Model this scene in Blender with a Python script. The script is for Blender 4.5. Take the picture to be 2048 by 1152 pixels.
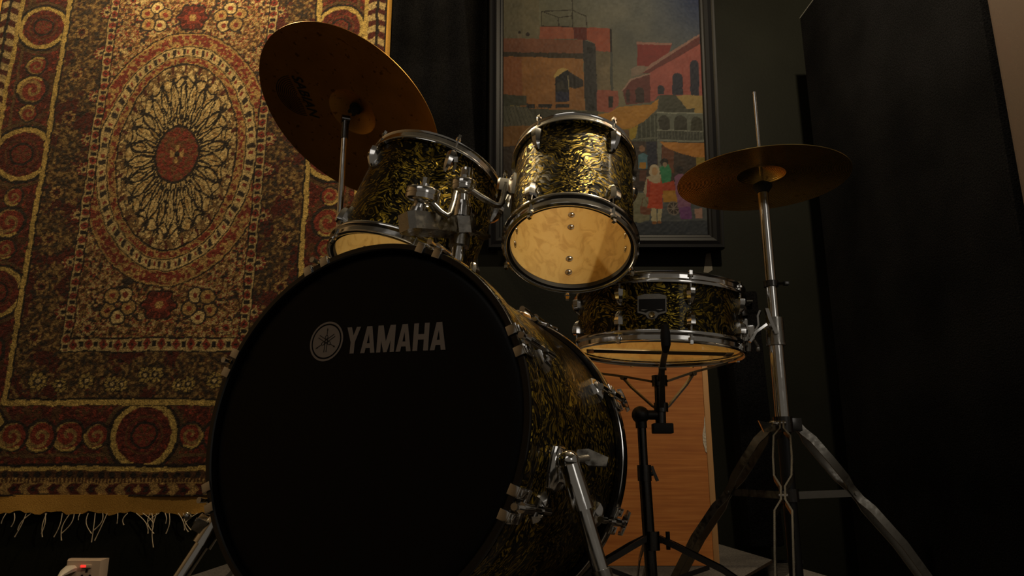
import bpy, bmesh, math, random
import numpy as np
from mathutils import Matrix, Vector
random.seed(7); rng = np.random.default_rng(11)
pi = math.pi; rad = math.radians
for o in list(bpy.data.objects): bpy.data.objects.remove(o)
scene = bpy.context.scene
col = scene.collection

# ------------------------------------------------------------------ camera, light, exposure
CAM_H, PITCH, FOC = 0.265, rad(14), 1480.0
cam_d = bpy.data.cameras.new('camera'); cam = bpy.data.objects.new('camera', cam_d); col.objects.link(cam)
cam.location = (0, 0, CAM_H); cam.rotation_euler = (pi/2 + PITCH, 0, 0)
cam_d.sensor_width = 36; cam_d.lens = FOC/2048*36; cam_d.clip_start = .02
scene.camera = cam
scene.view_settings.view_transform = 'Standard'; scene.view_settings.look = 'None'
scene.view_settings.gamma = 1; scene.view_settings.exposure = 0.0
scene.view_settings.use_curve_mapping = False
w = bpy.data.worlds.new('room_ambience'); scene.world = w; w.use_nodes = True
w.node_tree.nodes['Background'].inputs[0].default_value = (1.0, .86, .68, 1)
w.node_tree.nodes['Background'].inputs[1].default_value = .068
def lamp(name, kind, loc, target, energy, color, **kw):
    d = bpy.data.lights.new(name, kind); d.energy = energy; d.color = color
    for k, v in kw.items(): setattr(d, k, v)
    o = bpy.data.objects.new(name, d); col.objects.link(o); o.location = loc
    o.rotation_euler = (Vector(target)-Vector(loc)).to_track_quat('-Z', 'Y').to_euler()
    return o
lamp('ceiling_spot_by_painting', 'POINT', (.84, 1.47, 2.45), (.20, 1.95, .6), 104, (1, .82, .55), shadow_soft_size=.03)
lamp('ceiling_spot_by_carpet', 'POINT', (-1.40, 2.42, 2.92), (-1.42, 2.93, 2.15), 78, (1, .77, .43), shadow_soft_size=.04)
lamp('far_window', 'AREA', (2.1, -2.3, 1.7), (.2, 1.5, .6), 4, (1, .94, .86), shape='RECTANGLE', size=1.1, size_y=1.1)
lamp('added_chrome_fill', 'AREA', (-1.0, -1.3, 3.2), (-.1, 1.4, .6), 6, (1, .93, .84), shape='RECTANGLE', size=1.8, size_y=1.4)  # added area light, no known fixture; gives the chrome something bright to reflect

# ------------------------------------------------------------------ helpers
def at(u, v, y):
    """world point on the sight line of a photo pixel at depth plane y"""
    x = (u-1024)/FOC; up = (576-v)/FOC
    d = Vector((x, math.cos(PITCH)-up*math.sin(PITCH), math.sin(PITCH)+up*math.cos(PITCH)))
    d *= y/d.y
    return Vector((d.x, d.y, d.z+CAM_H))

class MB:
    def __init__(s): s.v = []; s.f = []
    def add(s, vs, fs):
        n = len(s.v); s.v += [tuple(v) for v in vs]; s.f += [tuple(i+n for i in f) for f in fs]; return s
    def lathe(s, prof, seg=64, closed=False, M=None):
        """profile of (r,z) around local z"""
        vs = []; k = len(prof)
        for i in range(seg):
            a = 2*pi*i/seg; c, sn = math.cos(a), math.sin(a)
            for r, z in prof:
                p = Vector((r*c, r*sn, z)); vs.append(M @ p if M else p)
        fs = []
        for i in range(seg):
            j = (i+1) % seg
            for q in range(k if closed else k-1):
                q2 = (q+1) % k
                fs.append((i*k+q, j*k+q, j*k+q2, i*k+q2))
        return s.add(vs, fs)
    def cyl(s, p0, p1, r0, r1=None, seg=16, caps=True):
        p0, p1 = Vector(p0), Vector(p1); r1 = r0 if r1 is None else r1
        q = (p1-p0).to_track_quat('Z', 'Y').to_matrix()
        vs = []
        for p, r in ((p0, r0), (p1, r1)):
            for i in range(seg):
                a = 2*pi*i/seg; vs.append(p + q @ Vector((r*math.cos(a), r*math.sin(a), 0)))
        fs = [(i, (i+1) % seg, seg+(i+1) % seg, seg+i) for i in range(seg)]
        if caps: fs += [tuple(range(seg))[::-1], tuple(range(seg, 2*seg))]
        return s.add(vs, fs)
    def tube(s, pts, r, seg=10):
        pts = [Vector(p) for p in pts]; n = len(pts); vs = []
        rr = r if isinstance(r, (list, tuple)) else [r]*n
        ref = None
        for i, p in enumerate(pts):
            t = (pts[min(i+1, n-1)]-pts[max(i-1, 0)]).normalized()
            if ref is None:
                ref = Vector((0, 0, 1)) if abs(t.z) < .9 else Vector((1, 0, 0))
            a = t.cross(ref).normalized(); b = a.cross(t).normalized(); ref = b
            for k in range(seg):
                an = 2*pi*k/seg; vs.append(p + rr[i]*(math.cos(an)*a + math.sin(an)*b))
        fs = [(i*seg+k, i*seg+(k+1) % seg, (i+1)*seg+(k+1) % seg, (i+1)*seg+k) for i in range(n-1) for k in range(seg)]
        fs += [tuple(range(seg)), tuple(range((n-1)*seg, n*seg))[::-1]]
        return s.add(vs, fs)
    def box(s, lo, hi, M=None, ch=0):
        lo, hi = Vector(lo), Vector(hi)
        if ch <= 0:
            vs = [Vector((x, y, z)) for x in (lo.x, hi.x) for y in (lo.y, hi.y) for z in (lo.z, hi.z)]
            fs = [(0, 1, 3, 2), (4, 6, 7, 5), (0, 4, 5, 1), (2, 3, 7, 6), (0, 2, 6, 4), (1, 5, 7, 3)]
            return s.add([M @ v for v in vs] if M else vs, fs)
        b = bmesh.new(); bmesh.ops.create_cube(b, size=1)
        for v in b.verts: v.co = Vector((lo[i]+(hi[i]-lo[i])*(v.co[i]+.5) for i in range(3)))
        bmesh.ops.bevel(b, geom=b.edges[:], offset=ch, segments=2, affect='EDGES', profile=.6)
        b.verts.index_update()
        s.add([M @ v.co if M else v.co for v in b.verts], [[v.index for v in f.verts] for f in b.faces]); b.free()
        return s
    def prism(s, poly, h0, h1, M=None):
        """polygon in local xy, extruded in z"""
        n = len(poly)
        vs = [Vector((x, y, h0)) for x, y in poly]+[Vector((x, y, h1)) for x, y in poly]
        fs = [tuple(range(n))[::-1], tuple(range(n, 2*n))]+[(i, (i+1) % n, n+(i+1) % n, n+i) for i in range(n)]
        return s.add([M @ v for v in vs] if M else vs, fs)
    def loft(s, rings, M=None):
        k = len(rings[0]); vs = [Vector(p) for r in rings for p in r]
        fs = [(i*k+j, i*k+(j+1) % k, (i+1)*k+(j+1) % k, (i+1)*k+j) for i in range(len(rings)-1) for j in range(k)]
        fs += [tuple(range(k))[::-1], tuple(range((len(rings)-1)*k, len(rings)*k))]
        return s.add([M @ v for v in vs] if M else vs, fs)
    def sphere(s, c, r, seg=14, sq=(1, 1, 1)):
        c = Vector(c); n = seg//2; prof = [(r*math.sin(pi*i/n), -r*math.cos(pi*i/n)) for i in range(n+1)]
        prof[0] = (1e-5, -r); prof[-1] = (1e-5, r)
        return s.lathe(prof, seg, M=Matrix.Translation(c) @ Matrix.Diagonal((*sq, 1)))
    def strap(s, pts, w, t, wdir):
        """flat bar through pts: width w along wdir, thickness t"""
        pts = [Vector(p) for p in pts]; wd = Vector(wdir).normalized(); rings = []
        for i, p in enumerate(pts):
            tg = (pts[min(i+1, len(pts)-1)]-pts[max(i-1, 0)]).normalized()
            nn = tg.cross(wd).normalized()
            rings.append([p+wd*w/2+nn*t/2, p-wd*w/2+nn*t/2, p-wd*w/2-nn*t/2, p+wd*w/2-nn*t/2])
        return s.loft(rings)
    def mesh(s, name, mat, smooth=40):
        m = bpy.data.meshes.new(name); m.from_pydata(s.v, [], s.f)
        b = bmesh.new(); b.from_mesh(m); bmesh.ops.recalc_face_normals(b, faces=b.faces); b.to_mesh(m); b.free()
        if smooth:
            m.polygons.foreach_set('use_smooth', [True]*len(m.polygons)); m.set_sharp_from_angle(angle=rad(smooth))
        m.materials.append(mat); return m

def obj(name, me, parent=None, M=None, label=None, kind=None):
    o = bpy.data.objects.new(name, me); col.objects.link(o)
    if parent: o.parent = parent
    if M is not None: o.matrix_local = M
    if label: o['label'] = label
    if kind: o['kind'] = kind
    return o
def part(name, mb, mat, parent, M=None, label=None, smooth=40, kind=None):
    return obj(name, mb.mesh(name, mat, smooth), parent, M, label, kind)
def thing(name, label, cat, M=None, group=None):
    o = bpy.data.objects.new(name, None); col.objects.link(o); o.empty_display_size = .05
    if M is not None: o.matrix_world = M
    o['label'] = label; o['category'] = cat
    if group: o['group'] = group
    return o
def struct(name, mb, mat, label=None, smooth=0):
    o = obj(name, mb.mesh(name, mat, smooth)); o['kind'] = 'structure'
    if label: o['label'] = label
    return o
def T(*v): return Matrix.Translation(Vector(v[0]) if len(v) == 1 else Vector(v))
def RZ(a): return Matrix.Rotation(a, 4, 'Z')
def frame(c, ax):
    """local z along ax, local y pointing away from the camera side"""
    c, z = Vector(c), Vector(ax).normalized()
    f = c-Vector((0, 0, CAM_H)); y = (f-z*f.dot(z)).normalized(); x = y.cross(z)
    M = Matrix((x, y, z)).transposed().to_4x4(); M.translation = c
    return M
def azi(a): return Vector((math.sin(a), -math.cos(a), 0))      # 0 faces the camera, + to the right
def AZ(a, r=0, z=0):
    """local frame on a drum's side: x right, y outward, z along the axis"""
    d = azi(a); x = Vector((math.cos(a), math.sin(a), 0))
    M = Matrix((-x, d, Vector((0, 0, 1)))).transposed().to_4x4(); M.translation = d*r+Vector((0, 0, z))
    return M

# ------------------------------------------------------------------ materials
def mat(name, base, rough=.5, metal=0.0, **kw):
    m = bpy.data.materials.new(name); m.use_nodes = True
    b = m.node_tree.nodes['Principled BSDF']
    b.inputs['Base Color'].default_value = (*base, 1); b.inputs['Roughness'].default_value = rough; b.inputs['Metallic'].default_value = metal
    for k, v in kw.items(): b.inputs[k.replace('_', ' ')].default_value = v
    return m
class NT:
    def __init__(s, m): s.t = m.node_tree; s.b = s.t.nodes.get('Principled BSDF')
    def n(s, typ, ins=None, **kw):
        nd = s.t.nodes.new('ShaderNode'+typ)
        for k, v in kw.items(): setattr(nd, k, v)
        for k, v in (ins or {}).items():
            if isinstance(v, bpy.types.NodeSocket): s.t.links.new(v, nd.inputs[k])
            else: nd.inputs[k].default_value = v
        return nd
    def link(s, a, b): s.t.links.new(a, b)
    def ramp(s, fac, stops, interp='LINEAR'):
        r = s.t.nodes.new('ShaderNodeValToRGB'); r.color_ramp.interpolation = interp
        e = r.color_ramp.elements
        while len(e) < len(stops): e.new(.5)
        for el, (p, c) in zip(e, stops): el.position = p; el.color = (*c, 1)
        s.link(fac, r.inputs[0]); return r.outputs[0]
    def mix(s, f, a, b, mode='MIX'):
        nd = s.t.nodes.new('ShaderNodeMix'); nd.data_type = 'RGBA'; nd.blend_type = mode
        for i, v in ((0, f), (6, a), (7, b)):
            if isinstance(v, bpy.types.NodeSocket): s.link(v, nd.inputs[i])
            elif i == 0: nd.inputs[0].default_value = v
            else: nd.inputs[i].default_value = (*v, 1)
        return nd.outputs[2]
    def bump(s, h, strength, dist=.001):
        nd = s.n('Bump', {'Height': h, 'Strength': strength, 'Distance': dist}); s.link(nd.outputs[0], s.b.inputs['Normal'])
def worn(name, base, rough, metal, scale=60, amt=.12, **kw):
    m = mat(name, base, rough, metal, **kw); t = NT(m)
    tc = t.n('TexCoord'); nz = t.n('TexNoise', {'Vector': tc.outputs['Object'], 'Scale': scale, 'Detail': 5})
    mr = t.n('MapRange', {'Value': nz.outputs[0], 'From Min': .3, 'From Max': .75, 'To Min': max(rough-amt, .02), 'To Max': rough+amt})
    t.link(mr.outputs[0], t.b.inputs['Roughness']); return m
CHROME = worn('chrome', (.86, .85, .83), .14, 1, 45, .09)
CHROME_DULL = worn('chrome_dull', (.46, .44, .40), .30, 1, 70, .14)
STEEL = worn('steel_strap', (.26, .24, .205), .42, 1, 110, .14)
BLACK_LACQ = mat('black_lacquer', (.006, .006, .006), .22, 0, Coat_Weight=.6, Coat_Roughness=.1)
BLACK_RUB = mat('black_rubber', (.008, .008, .008), .65)
BLACK_MET = worn('black_nickel', (.10, .095, .09), .28, 1, 60, .1)
BLACK_PL = mat('black_plastic', (.007, .007, .007), .45)
FILM = mat('drum_film', (.0035, .0035, .004), .42, 0, Specular_IOR_Level=.22)
FOIL = mat('silver_foil', (.36, .31, .27), .5, .35)
FOIL_DK = mat('foil_print', (.012, .011, .01), .5)
WIRE = mat('snare_wire', (.35, .3, .22), .35, .9)

def wrap_mat():
    m = mat('oyster_wrap', (.1, .08, .02), .3, .84, Coat_Weight=.2, Coat_Roughness=.1); t = NT(m)
    tc = t.n('TexCoord')
    n1 = t.n('TexNoise', {'Vector': tc.outputs['Object'], 'Scale': 11, 'Detail': 2})
    off = t.n('VectorMath', {0: n1.outputs[1], 1: (.5, .5, .5)}, operation='SUBTRACT')
    off2 = t.n('VectorMath', {0: off.outputs[0], 'Scale': .17}, operation='SCALE')
    p = t.n('VectorMath', {0: tc.outputs['Object'], 1: off2.outputs[0]}, operation='ADD')
    sc = t.n('VectorMath', {0: p.outputs[0], 1: (1, 1, 2.1)}, operation='MULTIPLY')
    vo = t.n('TexVoronoi', {'Vector': sc.outputs[0], 'Scale': 124, 'Randomness': 1}, feature='F1')
    ed = t.n('TexVoronoi', {'Vector': sc.outputs[0], 'Scale': 124, 'Randomness': 1}, feature='DISTANCE_TO_EDGE')
    sep = t.n('SeparateColor', {'Color': vo.outputs['Color']})
    c = t.ramp(sep.outputs[0], [(0, (.006, .005, .003)), (.42, (.018, .014, .005)), (.6, (.18, .122, .013)), (1, (.66, .455, .045))])
    e = t.ramp(ed.outputs['Distance'], [(.03, (0, 0, 0)), (.12, (1, 1, 1))])
    t.link(t.mix(e, (.006, .005, .003), c), t.b.inputs['Base Color'])
    r = t.n('MapRange', {'Value': sep.outputs[1], 'To Min': .28, 'To Max': .46}); t.link(r.outputs[0], t.b.inputs['Roughness'])
    nrm = t.n('NewGeometry')
    j = t.n('VectorMath', {0: vo.outputs['Color'], 1: (.5, .5, .5)}, operation='SUBTRACT')
    j2 = t.n('VectorMath', {0: j.outputs[0], 'Scale': .32}, operation='SCALE')
    nn = t.n('VectorMath', {0: nrm.outputs['Normal'], 1: j2.outputs[0]}, operation='ADD')
    nz = t.n('VectorMath', {0: nn.outputs[0]}, operation='NORMALIZE')
    t.link(nz.outputs[0], t.b.inputs['Normal'])
    return m
WRAP = wrap_mat()
def maple_mat():
    m = mat('maple_ply', (.6, .38, .15), .7, 0, Specular_IOR_Level=.15); t = NT(m); tc = t.n('TexCoord')
    mp = t.n('Mapping', {'Vector': tc.outputs['Object'], 'Scale': (1, 1, .8)})
    n1 = t.n('TexNoise', {'Vector': mp.outputs[0], 'Scale': 26, 'Detail': 4, 'Distortion': 1.6})
    n2 = t.n('TexNoise', {'Vector': mp.outputs[0], 'Scale': 7, 'Detail': 2})
    a = t.ramp(n1.outputs[0], [(.36, (.68, .45, .15)), (.5, (.84, .60, .215)), (.66, (.86, .63, .24))])
    b = t.ramp(n2.outputs[0], [(.3, (.86, .84, .80)), (.7, (1, 1, 1))])
    t.link(t.mix(1.0, a, b, 'MULTIPLY'), t.b.inputs['Base Color']); return m
MAPLE = maple_mat()
def film_mat(name, tint, gloss, rough):
    m = bpy.data.materials.new(name); m.use_nodes = True; t = NT(m); nt = m.node_tree
    nt.nodes.remove(t.b); out = nt.nodes['Material Output']
    tr = t.n('BsdfTransparent', {'Color': (*tint, 1)}); gl = t.n('BsdfGlossy', {'Color': (1, 1, 1, 1), 'Roughness': rough})
    fr = t.n('Fresnel', {'IOR': gloss}); mx = t.n('MixShader', {0: fr.outputs[0], 1: tr.outputs[0], 2: gl.outputs[0]})
    t.link(mx.outputs[0], out.inputs[0]); return m
CLEAR = film_mat('clear_film', (.93, .92, .90), 1.35, .08)
CLEAR_LOW = film_mat('clear_film_thin', (.95, .92, .86), 1.7, .06)
def cymbal_mat(name, base, rough, groove, bumpk, aniso=0.0):
    m = mat(name, base, rough, 1.0); t = NT(m); tc = t.n('TexCoord')
    s = t.n('SeparateXYZ', {0: tc.outputs['Object']})
    rr = t.n('Math', {0: s.outputs[0], 1: 2.0}, operation='POWER'); r2 = t.n('Math', {0: s.outputs[1], 1: 2.0}, operation='POWER')
    r = t.n('Math', {0: t.n('Math', {0: rr.outputs[0], 1: r2.outputs[0]}).outputs[0], 1: .5}, operation='POWER')
    wv = t.n('Math', {0: t.n('Math', {0: r.outputs[0], 1: groove}, operation='MULTIPLY').outputs[0]}, operation='SINE')
    nz = t.n('TexNoise', {'Vector': tc.outputs['Object'], 'Scale': 9, 'Detail': 5})
    sp = t.n('TexNoise', {'Vector': tc.outputs['Object'], 'Scale': 60, 'Detail': 2})
    c = t.ramp(nz.outputs[0], [(.3, tuple(x*.72 for x in base)), (.7, base)])
    c2 = t.ramp(sp.outputs[0], [(.28, (.45, .4, .35)), (.36, (1, 1, 1))])
    t.link(t.mix(1.0, c, c2, 'MULTIPLY'), t.b.inputs['Base Color'])
    t.bump(wv.outputs[0], bumpk, .0004)
    tg = t.n('Tangent', direction_type='RADIAL', axis='Z'); t.link(tg.outputs[0], t.b.inputs['Tangent']); t.b.inputs['Anisotropic'].default_value = aniso
    return m
BRONZE = cymbal_mat('cymbal_bronze_satin', (.80, .42, .095), .44, 1500, .10)
BRONZE_L = cymbal_mat('cymbal_bronze_lathed', (.68, .46, .14), .26, 2100, .3, .5)

def wall_mat():
    m = mat('charcoal_wall_paint', (.03, .03, .027), .6); t = NT(m); tc = t.n('TexCoord'); t.b.inputs['Specular IOR Level'].default_value = .08
    n = t.n('TexNoise', {'Vector': tc.outputs['Object'], 'Scale': 2.2, 'Detail': 6})
    c = t.ramp(n.outputs[0], [(.3, (.0048, .0050, .0034)), (.7, (.0086, .0090, .0062))]); t.link(c, t.b.inputs['Base Color'])
    n2 = t.n('TexNoise', {'Vector': tc.outputs['Object'], 'Scale': 90, 'Detail': 3}); t.bump(n2.outputs[0], .25, .002); return m
WALL = wall_mat()
def fuzzy(name, a, b, scale, bs=.6):
    m = mat(name, a, .95, 0, Specular_IOR_Level=.04); t = NT(m); tc = t.n('TexCoord')
    n = t.n('TexNoise', {'Vector': tc.outputs['Object'], 'Scale': scale, 'Detail': 4}); n3 = t.n('TexNoise', {'Vector': tc.outputs['Object'], 'Scale': 3, 'Detail': 4})
    f = t.n('Math', {0: n.outputs[0], 1: n3.outputs[0]}, operation='MULTIPLY')
    t.link(t.ramp(f.outputs[0], [(.15, a), (.4, b)]), t.b.inputs['Base Color']); t.bump(n.outputs[0], bs, .003); return m
FELT = fuzzy('black_felt', (.0012, .0012, .0014), (.0075, .0073, .0082), 210)
GREY_CARPET = fuzzy('grey_riser_carpet', (.030, .027, .026), (.105, .095, .089), 160)
FLOOR = fuzzy('dark_floor_carpet', (.006, .006, .006), (.014, .013, .012), 120)
def board_mat():
    m = mat('cherry_laminate', (.42, .16, .05), .42); t = NT(m); tc = t.n('TexCoord')
    mp = t.n('Mapping', {'Vector': tc.outputs['Object'], 'Scale': (5, 1, 130)})
    n = t.n('TexNoise', {'Vector': mp.outputs[0], 'Scale': 1, 'Detail': 5, 'Distortion': .4})
    n2 = t.n('TexNoise', {'Vector': tc.outputs['Object'], 'Scale': 9, 'Detail': 3})
    a = t.ramp(n.outputs[0], [(.3, (.40, .13, .026)), (.55, (.52, .19, .04)), (.75, (.60, .25, .066))])
    t.link(t.mix(1.0, a, t.ramp(n2.outputs[0], [(.3, (.85, .82, .8)), (.7, (1, 1, 1))]), 'MULTIPLY'), t.b.inputs['Base Color']); return m
BOARD = board_mat()
EDGE = mat('pale_edge_band', (.50, .27, .11), .45); CHIP = fuzzy('bare_chipboard', (.42, .36, .28), (.62, .56, .47), 140)
PILLAR = worn('taupe_gloss_paint', (.105, .078, .062), .26, 0, 30, .06)
def vcol_mat(name, rough, grain, gscale, sheen=0, bumpk=0):
    m = mat(name, (.5, .5, .5), rough, 0, Sheen_Weight=sheen, Specular_IOR_Level=.15); t = NT(m); tc = t.n('TexCoord')
    a = t.n('VertexColor', layer_name='paint')
    n = t.n('TexNoise', {'Vector': tc.outputs['Object'], 'Scale': gscale, 'Detail': 3})
    g = t.ramp(n.outputs[0], [(.3, (1-grain,)*3), (.7, (1+grain*.4,)*3)])
    t.link(t.mix(1.0, a.outputs[0], g, 'MULTIPLY'), t.b.inputs['Base Color'])
    if bumpk: t.bump(n.outputs[0], bumpk, .004)
    return m
PILE = vcol_mat('wool_pile', .95, .55, 190, .15, .8)
OILS = vcol_mat('oil_paint', .6, .12, 45, 0, .02)
KILIM = fuzzy('flat_woven_kilim', (.34, .175, .035), (.50, .275, .065), 240, .4)
FRINGE = mat('cotton_fringe', (.55, .44, .30), .9)
FRAME_BLK = mat('black_frame_moulding', (.004, .004, .005), .45, 0, Specular_IOR_Level=.16)
CREAM_PL = mat('cream_plastic', (.50, .37, .28), .42)
def led_mat():
    m = mat('red_neon', (.6, .01, .005), .4); b = m.node_tree.nodes['Principled BSDF']
    b.inputs['Emission Color'].default_value = (1, .03, .02, 1); b.inputs['Emission Strength'].default_value = 1.6; return m
LED = led_mat()

# ------------------------------------------------------------------ raster helpers (colour attributes on real grids)
def lin(c):
    c = np.array(c, float)/255; return np.where(c <= .04045, c/12.92, ((c+.055)/1.055)**2.4)
def noise2(X, Y, cell, seed, octv=3):
    r = np.random.default_rng(seed); out = np.zeros_like(X); amp = 1; tot = 0
    for o in range(octv):
        G = r.random((256, 256)); x = X/cell*2**o+37.3*o; y = Y/cell*2**o+11.7*o
        xi = np.floor(x).astype(int); yi = np.floor(y).astype(int); fx = x-xi; fy = y-yi
        fx = fx*fx*(3-2*fx); fy = fy*fy*(3-2*fy)
        g = lambda a, b: G[a % 256, b % 256]
        out += amp*((g(xi, yi)*(1-fx)+g(xi+1, yi)*fx)*(1-fy)+(g(xi, yi+1)*(1-fx)+g(xi+1, yi+1)*fx)*fy); tot += amp; amp *= .5
    return out/tot
def inpoly(X, Y, poly):
    ins = np.zeros(X.shape, bool); n = len(poly)
    for i in range(n):
        x0, y0 = poly[i]; x1, y1 = poly[(i+1) % n]
        if y0 == y1: continue
        cnd = ((y0 > Y) != (y1 > Y)) & (X < (x1-x0)*(Y-y0)/(y1-y0)+x0); ins ^= cnd
    return ins
def grid_mesh(name, P, C, material):
    """P (ny,nx,3) positions, C (ny,nx,3) linear colours"""
    ny, nx = P.shape[:2]; m = bpy.data.meshes.new(name)
    idx = np.arange(ny*nx).reshape(ny, nx)
    f = np.stack([idx[:-1, :-1], idx[:-1, 1:], idx[1:, 1:], idx[1:, :-1]], -1).reshape(-1, 4)
    m.vertices.add(ny*nx); m.vertices.foreach_set('co', P.reshape(-1).astype(np.float32))
    m.loops.add(f.size); m.loops.foreach_set('vertex_index', f.reshape(-1).astype(np.int32))
    m.polygons.add(len(f)); m.polygons.foreach_set('loop_start', np.arange(0, f.size, 4, dtype=np.int32))
    m.polygons.foreach_set('use_smooth', np.ones(len(f), bool)); m.update(calc_edges=True)
    a = m.color_attributes.new('paint', 'FLOAT_COLOR', 'POINT')
    a.data.foreach_set('color', np.concatenate([C.reshape(-1, 3), np.ones((ny*nx, 1))], 1).reshape(-1).astype(np.float32))
    m.materials.append(material); return m

# ================================================================== SETTING
WALL_Y = 3.0; FLOOR_Z = -.30
struct('wall_back', MB().box((-3.2, WALL_Y, FLOOR_Z), (3.2, WALL_Y+.1, 3.3)), WALL)
struct('floor', MB().box((-3.2, -3.0, FLOOR_Z-.1), (3.2, WALL_Y+.1, FLOOR_Z)), FLOOR)
struct('ceiling', MB().box((-3.2, -3.0, 3.3), (3.2, WALL_Y+.1, 3.4)), mat('dark_ceiling', (.10, .095, .085), .8))
struct('wall_left', MB().box((-3.3, -3.0, FLOOR_Z), (-3.2, WALL_Y+.1, 3.3)), mat('warm_tan_paint', (.22, .155, .09), .7))
struct('wall_right', MB().box((1.243, 1.30, FLOOR_Z), (1.9, 1.705, 3.3), ch=.02), PILLAR, 'taupe glossy painted pillar', smooth=40)
riser = thing('drum_riser', 'low drum riser covered in grey carpet under the drum kit', 'platform', T(0, 2.0, FLOOR_Z))
top = [(-.86, 2.97-2.0), (.79, 2.97-2.0), (.90, .62-2.0), (-.83, .72-2.0)]
part('deck', MB().prism(top, .27, .30), GREY_CARPET, riser, smooth=0)
part('skirt', MB().prism([(x*.985, y*.985) for x, y in top], 0, .27), BLACK_PL, riser, smooth=0)

# ================================================================== HANGING CARPET
def build_carpet():
    cx, cz, hw, zb = -1.455, 1.606, .903, .176
    ztop = 2*cz-zb
    th = thing('hanging_carpet', 'red and gold patterned oriental carpet hanging on the dark wall', 'carpet', T(cx, 2.985, zb-.067))
    st = .0042
    xs = np.arange(-.885, .886, st); zs = np.arange(zb-cz, 1.19, st)
    X, Z = np.meshgrid(xs, zs)
    # hand-woven wobble
    Xw = X+.006*(noise2(X, Z, .12, 1)-.5)*2; Zw = Z+.006*(noise2(X, Z, .12, 2)-.5)*2
    Xw += .003*(noise2(X, Z, .02, 3, 1)-.5)*2; Zw += .003*(noise2(X, Z, .02, 4, 1)-.5)*2
    A = np.abs(Xw); B = np.abs(Zw)
    cream = np.array((.52, .37, .155)); tan = np.array((.36, .215, .07)); yel = np.array((.46, .31, .085))
    red = np.array((.20, .030, .015)); dred = np.array((.075, .012, .006)); blk = np.array((.016, .010, .007)); oliv = np.array((.115, .062, .022)); brn = np.array((.08, .032, .011))
    C = np.zeros(X.shape+(3,)); C[:] = dred
    def put(mask, c, op=1.0): C[mask] = C[mask]*(1-op)+np.array(c)*op
    n8 = noise2(X, Z, .030, 5, 2); n3 = noise2(X, Z, .011, 6, 2); n20 = noise2(X, Z, .08, 7)
    def motif(mask, bg, cols, cell, seed, dens=.5):
        """small irregular woven motifs"""
        put(mask, bg)
        for k, cc in enumerate(cols):
            q = noise2(A+.013*k, B-.02*k, cell, seed+k, 2)
            put(mask & (q > dens+.06*(k % 2)) & (q < dens+.14+.06*(k % 2)), cc)
    def ring_flower(a0, b0, r, mask, c1, c2, c3):
        R = np.hypot(A-a0, B-b0); t = np.arctan2(B-b0, A-a0); rr = R/(r*(1+.10*np.cos(7*t)))
        put(mask & (rr < 1.12), blk); put(mask & (rr < 1), c1); put(mask & (rr < .55), c2); put(mask & (rr < .28), c3)
        put(mask & (rr < 1) & (rr > .6) & (np.cos(9*t) > .72), c2)
    # ---- outer guard bands
    put((A > .78) | (B > 1.322), tan)
    side = (A > .80) & (B < 1.43)
    ch = np.abs(((B+.45*np.abs(A-.842)) % .062)-.031)
    put(side & (A < .88), cream*.8); put(side & (A < .88) & (ch < .014), dred); put(side & (A < .88) & (np.abs(A-.842) < .007), blk)
    low = (B > 1.333)
    put(low & (B < 1.379), brn); put(low & (B < 1.379) & (np.hypot((A % .042)-.021, (B-1.349)) < .0125), blk)
    put(low & (B < 1.379) & (B > 1.362) & ((A % .014) < .006), tan)
    chb = np.abs(((A+.9*np.abs(B-1.405)) % .075)-.037)
    put(low & (B >= 1.379), tan*.9); put(low & (B >= 1.383) & (B < 1.424) & (chb < .02), dred); put(low & (B > 1.395) & (B < 1.414) & (chb < .008), blk)
    put(low & (B > 1.424), blk); put((A > .876) & (B < 1.43), blk)
    put((A > .78) & (A < .80) & (B < 1.333), yel); put((B > 1.318) & (B < 1.334) & (A < .80), yel); put((B > 1.306) & (B < 1.318) & (A < .78), blk)
    # ---- main border
    bord = (A < .78) & (B < 1.306) & ((A > .585) | (B > 1.083))
    put(bord, dred); put(bord & (n8 > .56), brn); put(bord & (n3 > .64), red)
    put(bord & (A > .745) & (A < .757), oliv); put(bord & (B > 1.27) & (B < 1.282), oliv)
    meds = [(0, 1.197, .122), (.675, 0, .116), (.675, 1.197, .118), (.675, .62, .10)]
    for a0, b0, r in meds:
        R = np.hypot(A-a0, (B-b0)); t = np.arctan2(B-b0, A-a0)
        put(bord & (R < r*1.34) & (R > r*1.22), oliv*.8); put(bord & (R < r*1.20), blk); put(bord & (R < r*1.08), yel)
        put(bord & (R < r*.90), dred); put(bord & (R < r*.90) & (n3 > .55), red*.8)
        put(bord & (R < r*.62) & (R > r*.56), brn*1.4); put(bord & (np.abs(R-r*.40) < .006), blk); put(bord & (R < r*.36), red*.8)
        put(bord & (R < r*.3) & (np.cos(6*t) > .3), brn*1.5)
    for a0, b0, r in ((.675, .31, .06), (.675, .195, .036), (.675, .43, .04), (.675, .86, .06), (.675, .98, .042), (.30, 1.20, .055), (.19, 1.20, .045), (.41, 1.20, .055), (.52, 1.2, .05)):
        R = np.hypot(A-a0, B-b0); t = np.arctan2(B-b0, A-a0)
        put(bord & (R < r*1.25), blk*1.5); put(bord & (R < r), red); sp = np.sin(t*1+R/r*9)
        put(bord & (R < r) & (sp > .35), tan*.75); put(bord & (R < r*1.12) & (R > r*.92) & (np.cos(t-1) > .35), yel)
    # ---- yellow line and mid band
    put((A < .585) & (B < 1.083), blk); put((A < .583) & (B < 1.081), yel); put((A < .563) & (B < 1.060), blk)
    mid = (A < .555) & (B < 1.052)
    put(mid, oliv*.6); put(mid & (n3 > .50), brn*1.1); put(mid & (n20 > .5) & (n3 < .47), dred*1.2); put(mid & (n3 > .60), tan*.62); put(mid & (n3 < .36), blk*1.6); put(mid & (n20 > .58) & (n3 > .44), dred)
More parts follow.
